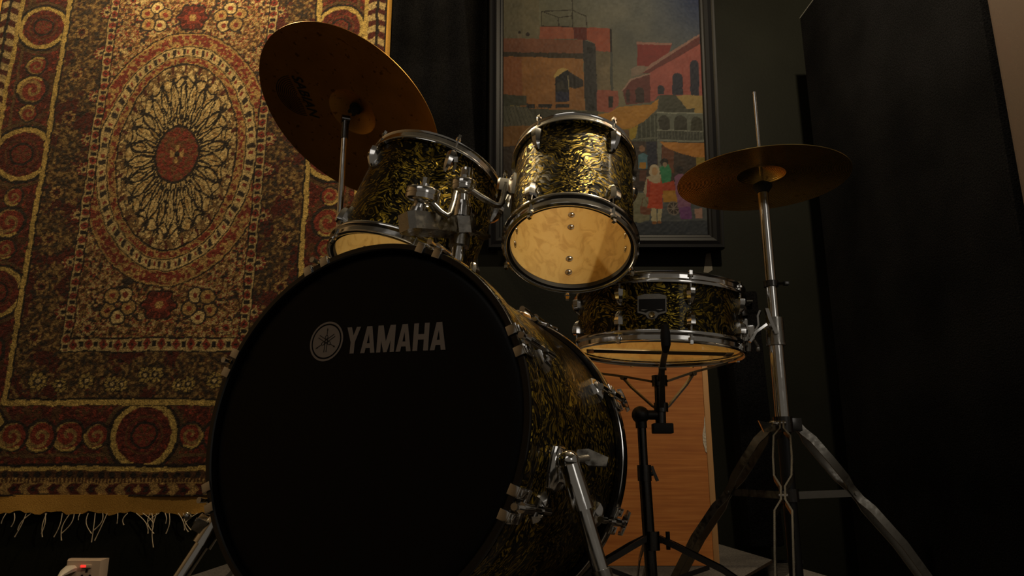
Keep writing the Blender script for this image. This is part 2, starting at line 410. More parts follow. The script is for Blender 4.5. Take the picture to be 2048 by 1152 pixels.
    for i, b0 in enumerate(np.arange(.07, .88, .105)):
        ring_flower(.445+.05*((i % 2)*2-1), b0, .030, mid, (tan*.85 if i % 2 else red*.8), (dred if i % 2 else cream*.8), blk)
    for a0, b0, r in ((.115, 1.0, .024), (.155, .998, .029), (.26, .985, .03), (.36, 1.0, .026), (.45, .985, .034), (.02, .96, .03)):
        ring_flower(a0, b0, r, mid, yel*.8, blk*2, cream)
    # ---- field and its guard strip
    strip = (A < .385) & (B < .868)
    put(strip, blk); put((A < .380) & (B < .862), cream*.82)
    s1 = (A < .376) & (B < .858)
    dv = np.where(A > .345, np.abs((B % .060)-.030), np.abs((A % .060)-.030)); du = np.where(A > .345, np.abs(A-.361), np.abs(B-.834))
    put(s1 & (dv+du*.7 < .019), red); put(s1 & (np.abs(dv-.026) < .004) & (du < .012), blk); put(s1 & (dv+du < .007), blk)
    put((A < .346) & (B < .812), blk)
    fld = (A < .340) & (B < .805)
    put(fld, tan*.85); put(fld & (n3 > .54), red); put(fld & (n3 > .64), cream*.8); put(fld & (n3 < .40), brn); put(fld & (n8 > .6) & (n3 < .5), blk*2)
    ring_flower(0, .672, .062, fld, dred, red, tan)
    for k in range(5):
        a_, b_ = (.17+.045*math.cos(k*1.26+.4), .672+.05*math.sin(k*1.26+.4)); R = np.hypot(A-a_, B-b_)
        put(fld & (R < .036), blk*1.8); put(fld & (R < .028), (cream if k % 2 else tan)); put(fld & (R < .012), red)
    ring_flower(.285, .765, .03, fld, cream*.8, red, blk)
    # ---- oval medallion
    t = np.arctan2(Zw/.436, Xw/.258); e = np.hypot(Xw/.258, Zw/.436)
    d = (e-1)*.258*np.sqrt((np.cos(t))**2+(1.69*np.sin(t))**2)     # approx metric distance outside the oval
    O = (A < .340)
    put(O & (d < .162), blk); put(O & (d < .156), tan); put(O & (d < .148) & (d > .094), red*.9); put(O & (d < .148) & (d > .094) & (n3 > .53), tan)
    put(O & (d < .090), blk); put(O & (d < .085), cream*.95)
    seg = (t*22/pi) % 1
    put(O & (d < .078) & (d > .046) & (np.abs(seg-.5) < .16), blk*2); put(O & (d < .072) & (d > .052) & (np.abs(seg-.1) < .10), red)
    put(O & (d < .042), blk); put(O & (d < .037), tan); put(O & (d < .033) & (d > .006) & (n3 > .5), red*.9)
    put(O & (d < .003), blk)
    inn = e < .985
    put(inn, cream); put(inn & (n3 > .60), tan)
    tw = t+.06*(noise2(X, Z, .05, 9)-.5)
    def petals(k, e0, e1, wid, ph=0., dark=blk, lw=.0065):
        """outlined leaves pointing outward between normalised radii"""
        u = np.clip((e-e0)/(e1-e0), 0, 1); ins = (e > e0) & (e < e1)
        ang = ((tw+ph)*k/(2*pi)) % 1-.5
        prof = wid*np.sin(pi*np.clip(u, 0, 1))**.8
        metric = np.abs(np.abs(ang)-prof)*(2*pi/k)*e*.33
        put(ins & (metric < lw*.5) & inn, dark)
    petals(26, .36, .80, .40); petals(26, .30, .62, .20, pi/26)
    petals(13, .50, .78, .16, .1, blk); petals(26, .72, .95, .46, pi/26, blk, .008); petals(26, .80, .93, .2, 0, blk*2, .008)
    put(inn & (np.abs(e-.83-.035*np.cos(tw*16)) < .012), blk); put(inn & (e > .86) & (n3 > .5), oliv*1.5); put(inn & (e > .9) & (np.cos(tw*24) > .86), dred)
    put(inn & (e > .3) & (e < .8) & (np.abs((tw*13/pi) % 1-.5) < .03), blk)
    ec = np.hypot(Xw/.087, Zw/.125)
    put(ec < 1.10, blk); put(ec < 1, red*.85); put((ec < 1) & (n3 > .52), brn*1.6); put((ec < .35) & (np.cos(4*t) > -.1), tan); put(ec < .12, blk)
    # faded, uneven dye
    C *= .78*(.75+.5*noise2(X, Z, .20, 21)[..., None])*(.45+1.1*noise2(X, Z, .007, 22, 2)[..., None])
    Y = -.004-.006*np.sin(X*7+.5)*np.exp(-(Z+1.43)**2*2)-.003*noise2(X, Z, .3, 30)-.0025*noise2(X, Z, .009, 31, 1)
    P = np.stack([X, Y-.002, Z+(cz-(zb-.067))], -1)
    obj('pile', grid_mesh('pile', P, np.clip(C, 0, 1), PILE), th)
    part('backing', MB().box((-.90, .006, .068), (.90, .014, 1.19+cz-(zb-.067))), KILIM, th, smooth=0)
    for s in (-1, 1):
        part('side_binding', MB().tube([(s*.893, -.004, z) for z in np.linspace(.06, 2.68, 20)], .011, 8), KILIM, th)
    # flat woven end with a slightly ragged lower edge
    n = 90; vs = []; fs = []
    for i in range(n+1):
        x = -.90+1.8*i/n; dz = .006*math.sin(i*.9)+.004*math.sin(i*2.3)-.006*math.sin(x*2)
        vs += [(x, -.010+.004*math.sin(x*9), .072), (x, -.006+.006*math.sin(x*7+1), .002+dz), (x, .006, .002+dz), (x, .006, .072)]
    for i in range(n): fs += [(4*i+k, 4*i+(k+1) % 4, 4*i+4+(k+1) % 4, 4*i+4+k) for k in range(4)]
    part('kilim_end', MB().add(vs, fs), KILIM, th, label='plain tan flat-woven strip')
    # fringe threads as seen: (top px, end px, bow)
    thr = [(12, 5, .03, 0), (52, 36, .07, .2), (62, 40, .05, -.3), (90, 88, .06, .3), (93, 91, .07, -.2), (124, 114, .07, .3), (140, 130, .08, -.4), (148, 128, .06, .5), (160, 158, .02, 0),
           (176, 188, .06, -.4), (190, 190, .085, .1), (205, 192, .05, .5), (214, 196, .08, .1), (272, 300, .06, .6), (285, 308, .05, .7), (300, 312, .06, -.5), (303, 306, .04, .2), (313, 314, .10, -.3), (318, 300, .05, -.7),
           (338, 336, .06, .3), (356, 372, .05, .3), (366, 385, .05, -.2), (395, 380, .055, -.9), (404, 405, .06, .2), (235, 236, .03, .1), (255, 250, .035, -.3), (28, 26, .04, .3), (330, 333, .03, .2)]
    for u0, u1, ln, bow in thr:
        p0 = at(u0, 1026, 2.975)-Vector((cx, 2.985, zb-.067)); p1 = at(u1, 1026, 2.975)-Vector((cx, 2.985, zb-.067))
        pts = []
        for k in range(7):
            f = k/6; pts.append((p0.x+(p1.x-p0.x)*f+bow*.03*math.sin(pi*f), -.008-.004*math.sin(pi*f), .004-ln*1.25*f))
        part('fringe_thread', MB().tube(pts, [.0017]*6+[.0024], 5), FRINGE, th)
build_carpet()

# ================================================================== PAINTING
def build_painting():
    inner = [at(1006.5, 470, 2.955), at(1415.5, 470, 2.955)]
    wB = inner[1].x-inner[0].x; cxm = (inner[0].x+inner[1].x)/2; z0 = inner[0].z
    lean = rad(5.5); M = T(cxm, 2.955, z0) @ Matrix.Rotation(lean, 4, 'X')
    th = thing('framed_painting', 'framed oil painting of a bazaar street with figures, above the snare drum', 'painting', M)
    hgt = 1.33; hw = wB/2; SC = (1415.5-1006.5)/wB
    nx, ny = 290, 420
    s = np.linspace(-1, 1, nx); zz = np.linspace(0, hgt, ny); S, Zg = np.meshgrid(s, zz)
    Vp = 470-Zg*SC*.985+Zg*Zg*12; U = 1211-1.5*(470-Vp)/470+S*(204.5-9.8*(470-Vp)/470)
    U = U+1.4*(noise2(S*200, Zg*SC, 14, 41)-.5)*2; V = Vp+1.4*(noise2(S*200, Zg*SC, 14, 42)-.5)*2
    C = np.zeros(U.shape+(3,))
    f = np.clip((U-1010)/400, 0, 1)[..., None]; g = np.clip(V/200, -.4, 1)[..., None]
    C[:] = (1-f)*np.array((118, 116, 92))+f*np.array((88, 98, 112)); C += g*np.array((30, 18, -8))*(1-.3*f)
    cl = noise2(U, V, 70, 43)[..., None]; C += (cl-.5)*70*np.array((1, .85, .6)); C -= np.clip((U-1300)/100, 0, 1)[..., None]*np.clip((110-V)/110, 0, 1.6)[..., None]*np.array((60, 48, 12))
    def P(poly, c, tone=0):
        m = inpoly(U, V, poly); C[m] = np.array(c, float)
        if tone: C[m] += (noise2(U, V, 22, int(sum(p[0] for p in poly)) % 97)[m][:, None]-.5)*tone*np.array((1, .8, .6))
    def L(a, b, wd, c):
        ax_, ay = a; bx, by = b; dx, dy = bx-ax_, by-ay; tt = np.clip(((U-ax_)*dx+(V-ay)*dy)/(dx*dx+dy*dy), 0, 1)
        C[np.hypot(U-ax_-tt*dx, V-ay-tt*dy) < wd/2] = np.array(c, float)
    def E(cx_, cy, rx, ry, c): C[((U-cx_)/rx)**2+((V-cy)/ry)**2 < 1] = np.array(c, float)
    def arch(x0, x1, y0, y1, c):
        r = (x1-x0)/2; P([(x0, y0+r), (x1, y0+r), (x1, y1), (x0, y1)], c); E((x0+x1)/2, y0+r, r, r, c)
    P([(1010, -140), (1085, -140), (1085, 67), (1010, 66)], (122, 116, 94), 26)
    P([(1086, 42), (1153, 43), (1153, 68), (1086, 67)], (168, 96, 72), 30); P([(1153, 44), (1180, 44), (1180, 71), (1153, 68)], (104, 30, 24))
    P([(1180, 44), (1226, 46), (1226, 95), (1196, 93), (1196, 78), (1180, 70)], (172, 86, 62), 30); P([(1226, 46), (1230, 48), (1230, 95), (1226, 95)], (20, 14, 14))
    P([(1194, 92), (1226, 95), (1226, 177), (1198, 174)], (124, 112, 88), 60); P([(1226, 95), (1231, 95), (1231, 177), (1226, 177)], (76, 82, 78))
    for a, b in (((1090, 10), (1150, 8)), ((1150, 8), (1179, 20)), ((1090, 10), (1090, 41)), ((1152, -25), (1152, 44)), ((1179, 20), (1180, 44)), ((1090, 41), (1152, 43)), ((1095, 12), (1124, 23)), ((1124, 23), (1124, 41)), ((1124, 23), (1150, 20))): L(a, b, 2, (52, 46, 36))
    E(1045, 54, 3, 3.2, (44, 34, 28)); E(1062, 58, 4, 4, (44, 34, 28)); P([(1041, 58), (1049, 58), (1049, 67), (1041, 67)], (140, 126, 104))
    P([(1008, 66), (1172, 70), (1172, 98), (1008, 95)], (140, 90, 66), 26); P([(1008, 95), (1172, 98), (1172, 110), (1008, 104)], (64, 54, 42))
    P([(1008, 104), (1172, 109), (1174, 216), (1058, 214), (1006, 190)], (170, 118, 64), 50)
    m = inpoly(U, V, [(1008, 104), (1048, 106), (1050, 190), (1006, 190)]); C[m] = C[m]*.6+np.array((150, 78, 60))*.4
    P([(1172, 70), (1197, 79), (1199, 220), (1174, 215)], (50, 50, 54), 16); P([(1180, 85), (1191, 87), (1191, 98), (1180, 97)], (14, 14, 16)); P([(1183, 204), (1192, 204), (1192, 214), (1183, 214)], (16, 16, 18))
    P([(1112, 146), (1121, 132), (1130, 128), (1142, 131), (1142, 140), (1114, 150)], (214, 182, 108)); P([(1142, 134), (1172, 155), (1172, 166), (1155, 172), (1142, 168)], (46, 42, 44))
    P([(1115, 149), (1129, 138), (1142, 132), (1142, 198), (1115, 198)], (26, 28, 38)); P([(1118, 160), (1130, 154), (1136, 172), (1118, 174)], (62, 60, 56)); P([(1116, 178), (1142, 178), (1142, 197), (1116, 197)], (36, 42, 76)); L((1141.5, 145), (1141.5, 172), 1.6, (176, 164, 130))
    for x0, x1 in ((1057, 1074), (1081, 1108), (1116, 1142)): P([(x0, 203), (x1, 203), (x1, 211), (x0, 211)], (30, 30, 36))
    P([(1006, 183), (1058, 186), (1058, 207), (1006, 207)], (78, 80, 64), 20); P([(1006, 207), (1058, 209), (1100, 244), (1006, 252)], (104, 104, 88), 12)
    for k in range(14): L((1008+k*7, 208), (1018+k*7.6, 250), 1.3, (72, 72, 62))
    P([(1060, 212), (1200, 218), (1200, 238), (1075, 236)], (80, 80, 68), 16); P([(1006, 250), (1110, 244), (1110, 290), (1006, 300)], (150, 106, 52), 30); P([(1006, 290), (1070, 290), (1070, 420), (1006, 420)], (74, 62, 54), 40)
    P([(1198, 174), (1241, 176), (1241, 206), (1225, 222), (1198, 218)], (178, 98, 80), 26); P([(1221, 187), (1230, 187), (1230, 210), (1221, 210)], (22, 20, 24))
    P([(1280, 79), (1349, 80), (1343, 97), (1307, 126), (1280, 124)], (146, 38, 36), 20); P([(1279, 74), (1349, 76), (1349, 80), (1280, 80)], (178, 128, 116))
    P([(1266, 131), (1282, 124), (1306, 126), (1290, 142), (1268, 147)], (150, 130, 116), 20); P([(1305, 121), (1404, 58), (1404, 66), (1290, 141)], (178, 134, 122)); P([(1287, 141), (1405, 62), (1406, 80), (1305, 139)], (118, 46, 46), 12)
    P([(1305, 138), (1408, 78), (1412, 186), (1320, 186), (1312, 198), (1305, 198)], (184, 94, 86), 34)
    arch(1320, 1332.5, 164, 183, (30, 34, 58)); arch(1349, 1370, 139, 184, (26, 32, 62)); arch(1385, 1403, 112, 185, (26, 32, 62))
    P([(1250, 175), (1266, 154), (1305, 143), (1305, 200), (1255, 204)], (116, 48, 46), 14); L((1249, 175), (1266, 153), 3, (182, 148, 134)); L((1266, 153), (1305, 141), 3, (182, 148, 134)); arch(1275, 1293, 169, 200, (48, 26, 28)); arch(1256, 1264, 172, 200, (58, 30, 30))
    P([(1238, 300), (1240, 244), (1318, 222), (1318, 300)], (70, 76, 64), 20)
    for k in range(6): L((1268+k*9, 236-k*2), (1268+k*9, 278), 2.2, (112, 118, 104))
    L((1262, 276), (1318, 272), 3, (124, 128, 114))
    P([(1198, 226), (1220, 222), (1243, 209), (1305, 204), (1322, 192), (1318, 214), (1290, 240), (1262, 254), (1235, 256), (1198, 246)], (206, 146, 48), 60); P([(1240, 256), (1262, 254), (1280, 246), (1274, 272), (1262, 280)], (188, 160, 40), 20)
    P([(1354, 185), (1412, 185), (1413, 224), (1392, 224), (1378, 214)], (190, 160, 94), 20); P([(1324, 185), (1355, 185), (1378, 214), (1393, 212), (1392, 221), (1319, 220)], (76, 78, 64), 12)
    P([(1318, 220), (1413, 222), (1414, 286), (1318, 280)], (118, 124, 112), 12); L((1318, 220.5), (1413, 223), 2.4, (172, 176, 160))
    arch(1321, 1343, 226, 256, (56, 56, 46)); arch(1352, 1377, 227, 257, (60, 60, 48)); arch(1385, 1408, 230, 258, (62, 62, 44))
    P([(1320, 258), (1412, 260), (1412, 277), (1320, 276)], (74, 78, 70)); L((1318, 256.5), (1412, 259.5), 2, (160, 164, 150)); L((1318, 277), (1412, 280), 2.4, (160, 164, 150))
    for k in range(15): L((1322+k*6.2, 258), (1322+k*6.2, 277), 1.2, (112, 116, 104))
    P([(1262, 280), (1416, 282), (1416, 388), (1262, 388)], (70, 56, 48), 34); P([(1296, 280), (1316, 280), (1316, 330), (1296, 330)], (34, 40, 66)); P([(1317, 278), (1327, 279), (1325, 334), (1318, 334)], (134, 140, 128))
    P([(1327, 288), (1350, 300), (1350, 345), (1327, 345)], (126, 74, 46), 20); P([(1322, 281), (1413, 284), (1413, 314), (1390, 312), (1360, 304), (1335, 293)], (214, 144, 56), 50); P([(1395, 313), (1413, 314), (1412, 345), (1395, 336)], (164, 140, 46), 20)
    P([(1255, 380), (1420, 384), (1420, 490), (1255, 490)], (100, 106, 110), 34); P([(1262, 384), (1302, 384), (1300, 440), (1262, 450)], (150, 148, 118), 26); P([(1255, 446), (1420, 440), (1420, 490), (1255, 490)], (66, 74, 86), 20)
    P([(1006, 400), (1262, 380), (1262, 480), (1006, 480)], (90, 92, 90), 40); P([(1070, 250), (1262, 256), (1262, 384), (1070, 396)], (112, 84, 58), 50); P([(1090, 300), (1150, 300), (1150, 392), (1090, 394)], (58, 48, 46), 20); P([(1170, 296), (1240, 300), (1240, 330), (1170, 322)], (176, 120, 52), 30); P([(1190, 330), (1226, 332), (1226, 388), (1190, 390)], (46, 42, 52), 16)
    P([(1279, 308), (1288, 303), (1297, 308), (1297, 336), (1279, 336)], (92, 142, 160)); E(1287, 295, 6, 7, (164, 122, 90)); P([(1281, 323), (1294, 323), (1294, 335), (1281, 335)], (204, 146, 36), 20); P([(1282, 338), (1296, 338), (1292, 362), (1280, 360)], (112, 66, 50))
    P([(1321, 334), (1328, 326), (1340, 327), (1345, 340), (1343, 362), (1325, 368)], (58, 158, 106), 26); E(1331, 322, 8, 8, (34, 26, 24)); E(1332, 327, 4.5, 5, (176, 150, 124))
    P([(1325, 366), (1350, 360), (1355, 381), (1326, 381)], (206, 80, 40), 30); P([(1327, 380), (1356, 380), (1356, 404), (1327, 404)], (210, 152, 50), 20); E(1348, 416, 13, 14, (150, 136, 124)); E(1348, 416, 10.5, 11.5, (78, 66, 62))
    for k in range(8): L((1348, 416), (1348+10*math.cos(k*pi/4), 416+11*math.sin(k*pi/4)), 1.5, (162, 146, 132))
    P([(1281, 412), (1303, 416), (1302, 429), (1283, 428)], (150, 94, 66), 20); L((1288, 394), (1284, 414), 1.6, (130, 90, 60)); L((1290, 394), (1300, 414), 1.6, (130, 90, 60))
    P([(1288, 382), (1295, 352), (1302, 350), (1294, 390)], (206, 192, 162)); P([(1298, 352), (1323, 352), (1327, 382), (1326, 417), (1296, 416), (1300, 380)], (222, 84, 44), 26); P([(1296, 356), (1303, 352), (1301, 394), (1294, 392)], (196, 64, 38))
    E(1311, 341, 10.5, 14, (222, 206, 174)); P([(1297, 352), (1324, 348), (1322, 364), (1310, 366), (1298, 360)], (216, 198, 164)); E(1311.5, 341, 6, 8.5, (218, 176, 128))
    P([(1303, 416), (1314, 417), (1314, 444), (1304, 444)], (222, 208, 166)); P([(1316, 417), (1326, 417), (1322, 444), (1315, 444)], (222, 208, 166)); E(1309, 446, 4.5, 3, (170, 112, 60)); E(1319, 445, 4, 3, (170, 112, 60))
    P([(1351, 352), (1360, 346), (1369, 347), (1386, 372), (1382, 413), (1357, 415)], (164, 110, 146), 20); P([(1358, 414), (1383, 412), (1385, 438), (1361, 439)], (138, 82, 148), 20); E(1361, 338, 7.5, 8.5, (36, 28, 28))
    P([(1390, 416), (1406, 416), (1405, 436), (1391, 437)], (204, 160, 142))
    C = np.clip(C+(noise2(U, V, 5, 60, 2)[..., None]-.5)*16, 3, 255); C = np.clip(C.mean(-1, keepdims=True)+1.02*(C-C.mean(-1, keepdims=True)), 2, 255); C = lin(C)*.215
    Pm = np.stack([S*hw, np.zeros_like(S)-.001*noise2(U, V, 4, 61, 1), Zg], -1)
    obj('canvas', grid_mesh('canvas', Pm, C, OILS), th, label='bazaar street scene with rooftops, awnings and walking figures')
    fw = .062
    prof = [(0, -.006), (.004, -.014), (.012, -.016), (.016, -.024), (.030, -.030), (.044, -.026), (.050, -.034), (.058, -.034), (fw, -.022), (fw, .02), (0, .02)]
    def side(p0, p1, out):
        p0, p1, out = Vector(p0), Vector(p1), Vector(out); dr = (p1-p0).normalized(); r0 = []; r1 = []
        for q, y in prof: r0.append(p0+out*q-dr*q+Vector((0, y, 0))); r1.append(p1+out*q+dr*q+Vector((0, y, 0)))
        return MB().loft([r0, r1])
    for a, b, o_ in (((-hw, 0, 0), (hw, 0, 0), (0, 0, -1)), ((-hw, 0, hgt), (hw, 0, hgt), (0, 0, 1)), ((-hw, 0, 0), (-hw, 0, hgt), (-1, 0, 0)), ((hw, 0, 0), (hw, 0, hgt), (1, 0, 0))):
        part('frame_rail', side(a, b, o_), FRAME_BLK, th, smooth=25)
    part('backboard', MB().box((-hw-.03, .004, -.03), (hw+.03, .014, hgt+.03)), BLACK_PL, th, smooth=0)
build_painting()

# ================================================================== DRUM HARDWARE SHAPES
def lug_mesh(h, w_, d, mat_=CHROME, name='lug'):
    """cast lug: chunky at the rod end (z=h), narrowing toward z=0; sits on y=0 plane, outward +y"""
    rings = []
    for f, ws, ds in ((0, .30, .12), (.12, .55, .45), (.35, .80, .80), (.70, 1, 1), (.94, 1, .98), (1, .86, .86)):
        a, b = w_*ws/2, d*ds
        rings.append([(-a, -.004, f*h), (a, -.004, f*h), (a, b*.55, f*h), (a*.45, b, f*h), (-a*.45, b, f*h), (-a, b*.55, f*h)])
    return MB().loft(rings).mesh(name, mat_, 30)
def rod_mesh(ln, r=.0026):
    m = MB().cyl((0, 0, 0), (0, 0, ln), r, seg=8)
    m.cyl((0, 0, ln-.004), (0, 0, ln), .0058, seg=12); m.box((-.0032, -.0032, ln), (.0032, .0032, ln+.009))
    return m.mesh('tension_rod', CHROME, 30)
def hoop_mb(Rs, Ro, h=.026):
    """triple flanged hoop; z=0 is the outer lip, z=h the shell side"""
    return MB().lathe([(Rs-.001, .003), (Rs+.001, 0), (Rs+.005, -.0012), (Rs+.0085, .001), (Rs+.0075, .004), (Rs+.0055, .006), (Rs+.0055, h-.010), (Rs+.0075, h-.008), (Ro, h-.006), (Ro+.0006, h-.003), (Ro, h), (Rs+.002, h-.001), (Rs+.0005, h-.006), (Rs-.001, h-.012)], 96, closed=True)
FLIP = Matrix.Rotation(pi, 4, 'X')

def make_tom(name, label, c, ax, Ro, L, az0, n=5):
    M = frame(c, ax); th = thing(name, label, 'drum', M, 'rack toms')
    Rs = Ro-.0105; z0, z1 = .013, L-.013
    part('shell', MB().lathe([(Rs-.0055, z0), (Rs, z0+.003), (Rs, z1-.003), (Rs-.0055, z1)], 96), WRAP, th, smooth=60)
    part('shell_lining', MB().lathe([(Rs-.0055, z1), (Rs-.0065, z1-.001), (Rs-.0065, z0+.001), (Rs-.0055, z0)], 96), MAPLE, th, label='bare maple inside of the shell')
    part('hoop', hoop_mb(Rs, Ro), CHROME, th); part('hoop', hoop_mb(Rs, Ro), CHROME, th, T(0, 0, L) @ FLIP)
    part('batter_head', MB().lathe([(.0001, z1+.001), (Rs-.004, z1+.001), (Rs+.001, z1-.001)], 96), CLEAR, th, label='clear plastic film')
    part('flesh_ring', MB().lathe([(Rs-.0062, .0145), (Rs-.006, .004), (Rs-.001, .002), (Rs+.001, .005), (Rs+.001, .0145)], 96), BLACK_RUB, th)
    lm = lug_mesh(.048, .023, .021); rl = .052; rm = rod_mesh(rl); sm = MB().lathe([(.0001, .0028), (.0028, .0026), (.0046, .0014), (.0056, 0)], 12).mesh('lug_screw', CHROME_DULL)
    ring_m = MB().lathe([(.0058, 0), (.0058, .0008), (.0075, .0008), (.0075, 0)], 12).mesh('washer', CHROME_DULL)
    for k in range(n):
        a = az0+2*pi*k/n
        lo = AZ(a, Rs, .034); hi = AZ(a, Rs, L-.034)
        flip = Matrix.Rotation(pi, 4, 'Y')
        obj('lug', lm, th, hi @ T(0, 0, -.048)); obj('lug', lm, th, lo @ flip @ T(0, 0, -.048))
        r_ = Ro-.004-Rs
        obj('tension_rod', rm, th, hi @ T(0, r_, -.010)); obj('tension_rod', rm, th, lo @ flip @ T(0, r_, -.010))
        for zc in (.046, .083, L-.083, L-.046):
            s_ = obj('lug_screw', sm, th, AZ(a, Rs-.0066, zc) @ Matrix.Rotation(pi/2, 4, 'X')); obj('washer', ring_m, s_)
    return th, M, Rs
t1, M1, Rs1 = make_tom('rack_tom', 'larger tilted rack tom in front of the leaning cymbal, gold flecked shell', (-.251, 1.552, .681), (.285, .241, .927), .1625, .275, rad(3))
t2, M2, Rs2 = make_tom('rack_tom', 'smaller rack tom below the painting, open bottom showing its maple inside', (.111, 1.364, .677), (.0868, .4135, .9064), .133, .258, rad(-36))

# ================================================================== BASS DRUM
def build_bass():
    yaw, pit = rad(25), rad(-5.7); L, R = .45, .29
    c = Vector((-.238, 1.122, .335)); axv = Vector((math.sin(yaw)*math.cos(pit), math.cos(yaw)*math.cos(pit), math.sin(pit)))
    ex = Vector((math.cos(yaw), -math.sin(yaw), 0)); y = axv.cross(ex)
    M = Matrix((ex, y, axv)).transposed().to_4x4(); M.translation = c
    th = thing('bass_drum', 'large bass drum with black front head standing on the riser', 'drum', M)
    Rs = .2795
    def pol(a, r, z=0.): return Vector((math.cos(a)*r, -math.sin(a)*r, z))
    part('shell', MB().lathe([(Rs-.006, .022), (Rs, .026), (Rs, L-.026), (Rs-.006, L-.022)], 128), WRAP, th, smooth=60)
    part('shell_lining', MB().lathe([(Rs-.007, .024), (Rs-.007, L-.024)], 96), MAPLE, th)
    hp = [(R-.011, .001), (R-.009, -.001), (R-.001, -.001), (R, .001), (R, .039), (R-.001, .041), (R-.009, .041), (R-.011, .039)]
    h1 = part('hoop', MB().lathe(hp, 128, closed=True), BLACK_LACQ, th, label='black lacquered wooden hoop')
    part('inlay_band', MB().lathe([(R+.0002, .0055), (R+.0012, .006), (R+.0012, .034), (R+.0002, .0345)], 128), WRAP, h1)
    h2 = part('hoop', MB().lathe(hp, 128, closed=True), BLACK_LACQ, th, T(0, 0, L-.04))
    part('inlay_band', MB().lathe([(R+.0002, .008), (R+.0016, .009), (R+.0016, .0175), (R+.0002, .0185)], 128), CHROME, h2, label='bright metal strip')
    part('front_head', MB().lathe([(.0001, .0100), (R-.040, .0100), (R-.022, .0085), (R-.016, .0105), (R-.0115, .014)], 128), FILM, th, label='matte black drum head')
    part('batter_head', MB().lathe([(.0001, L-.012), (R-.0115, L-.014)], 96), FILM, th)
    # --- logo and lettering on the head
    hz = .0094
    def H(x, z): return (x, -z)
    lx, lz = -.0772, .1362
    badge = part('logo_badge', MB().lathe([(.0296, hz), (.0296, hz-.0004), (.0328, hz-.0004), (.0328, hz)], 64, closed=True, M=T(lx, -lz, 0)), FOIL, th, label='silver ring of the round logo')
    part('logo_disc', MB().lathe([(.0001, hz-.0004), (.0268, hz-.0004), (.0268, hz)], 64, M=T(lx, -lz, 0)), FOIL, badge)
    for k in range(3):
        a = pi/2+k*2*pi/3; Mf = T(lx, -lz, hz-.0010) @ RZ(-a)
        m = MB(); hgt = (0, .0004)
        def rect(x0, x1, y0, y1): m.prism([(x0, y0), (x1, y0), (x1, y1), (x0, y1)], *hgt, M=Mf)
        rect(.0100, .0185, -.0005, .0005); m.lathe([(.0001, 0), (.0013, 0), (.0013, .0004)], 10, M=Mf @ T(.0190, 0, 0)); rect(.0190, .0225, -.0003, .0003)
        for q in range(12):
            t0, t1_ = pi*q/6, pi*(q+1)/6; pts = []
            for tt, rr in ((t0, 1), (t1_, 1), (t1_, .72), (t0, .72)): pts.append((.0068+.0036*rr*math.cos(tt), .0030*rr*math.sin(tt)))
            m.prism(pts, *hgt, M=Mf)
        for s in (-1, 1): rect(-.0180, .0040, s*.0022-.0005, s*.0022+.0005)
        part('tuning_fork', m, FOIL_DK, badge, smooth=0)
    G = {'Y': ([[(0, 1), (.20, 1), (.31, .68), (.42, 1), (.60, 1), (.39, .43), (.39, 0), (.21, 0), (.21, .43)]], .60),
         'A': ([[(0, 0), (.18, 0), (.31, .72), (.31, 1), (.20, 1)], [(.43, 0), (.61, 0), (.42, 1), (.31, 1), (.31, .72)], [(.17, .18), (.44, .18), (.41, .36), (.21, .36)]], .61),
         'M': ([[(0, 0), (.17, 0), (.17, 1), (0, 1)], [(.57, 0), (.74, 0), (.74, 1), (.57, 1)], [(.0, 1), (.22, 1), (.37, .40), (.52, 1), (.74, 1), (.44, 0), (.30, 0)]], .74),
         'H': ([[(0, 0), (.19, 0), (.19, 1), (0, 1)], [(.43, 0), (.62, 0), (.62, 1), (.43, 1)], [(.19, .40), (.43, .40), (.43, .60), (.19, .60)]], .62)}
    x = 0; tw = sum(G[ch][1] for ch in 'YAMAHA')+.075*5; Hh = .0432; W = .1830; kx = W/(tw*Hh)
    for i, ch in enumerate('YAMAHA'):
        polys, wd = G[ch]; m = MB()
        for k, pl in enumerate(polys):
            q = []
            for px, py in pl:
                X_ = (x+px)*Hh*kx; Z_ = py*Hh; ang = rad(-1.9)
                q.append(H(-.0375+X_*math.cos(ang)-Z_*math.sin(ang)-py*.0022, .1128+X_*math.sin(ang)+Z_*math.cos(ang)))
            m.prism(q, hz-.0005-.00005*k, hz)
        part('logo_letter', m, FOIL, th, smooth=0); x += wd+.075
    # --- claws, rods and lugs
    cm = MB()
    for s in (-1, 1):   # two prongs gripping the hoop edge (local: x tangent, y outward, z along drum axis)
        cm.box((s*.017-.0075, -.012, -.0045), (s*.017+.0075, .004, -.0008), ch=.0012); cm.box((s*.017-.0075, .0012, -.0045), (s*.017+.0075, .0050, .030), ch=.0012)
        cm.box((s*.017-.0055, .004, .002), (s*.017+.0055, .0066, .022), ch=.001)
    cm.box((-.024, .0012, .022), (.024, .006, .034), ch=.0018); cm.cyl((0, .0075, .012), (0, .0075, .046), .0075, seg=14)
    claw = cm.mesh('claw', CHROME, 30)
    rodm = MB().cyl((0, 0, 0), (0, 0, .085), .0031, seg=8).cyl((0, 0, -.010), (0, 0, .002), .005, .0036, seg=10).mesh('tension_rod', CHROME, 30)
    lugm = MB().loft([[(x_*sx, oy, .001+z_*sx) for x_, z_ in ((-.024, .004), (-.014, -.011), (.014, -.011), (.024, .004), (.010, .015), (-.010, .015))] for sx, oy in ((1, -.003), (1, .004), (.80, .010), (.50, .0145), (.34, .0155))]).cyl((0, .0165, -.016), (0, .0165, .012), .0058, seg=12).mesh('lug', CHROME, 30)
    wing = MB().cyl((0, 0, 0), (0, 0, .012), .006, seg=10).prism([(-.022, -.004), (-.006, -.005), (.006, -.005), (.022, -.004), (.024, .003), (.010, .006), (-.010, .006), (-.024, .003)], .010, .016).mesh('wing_handle', CHROME, 30)
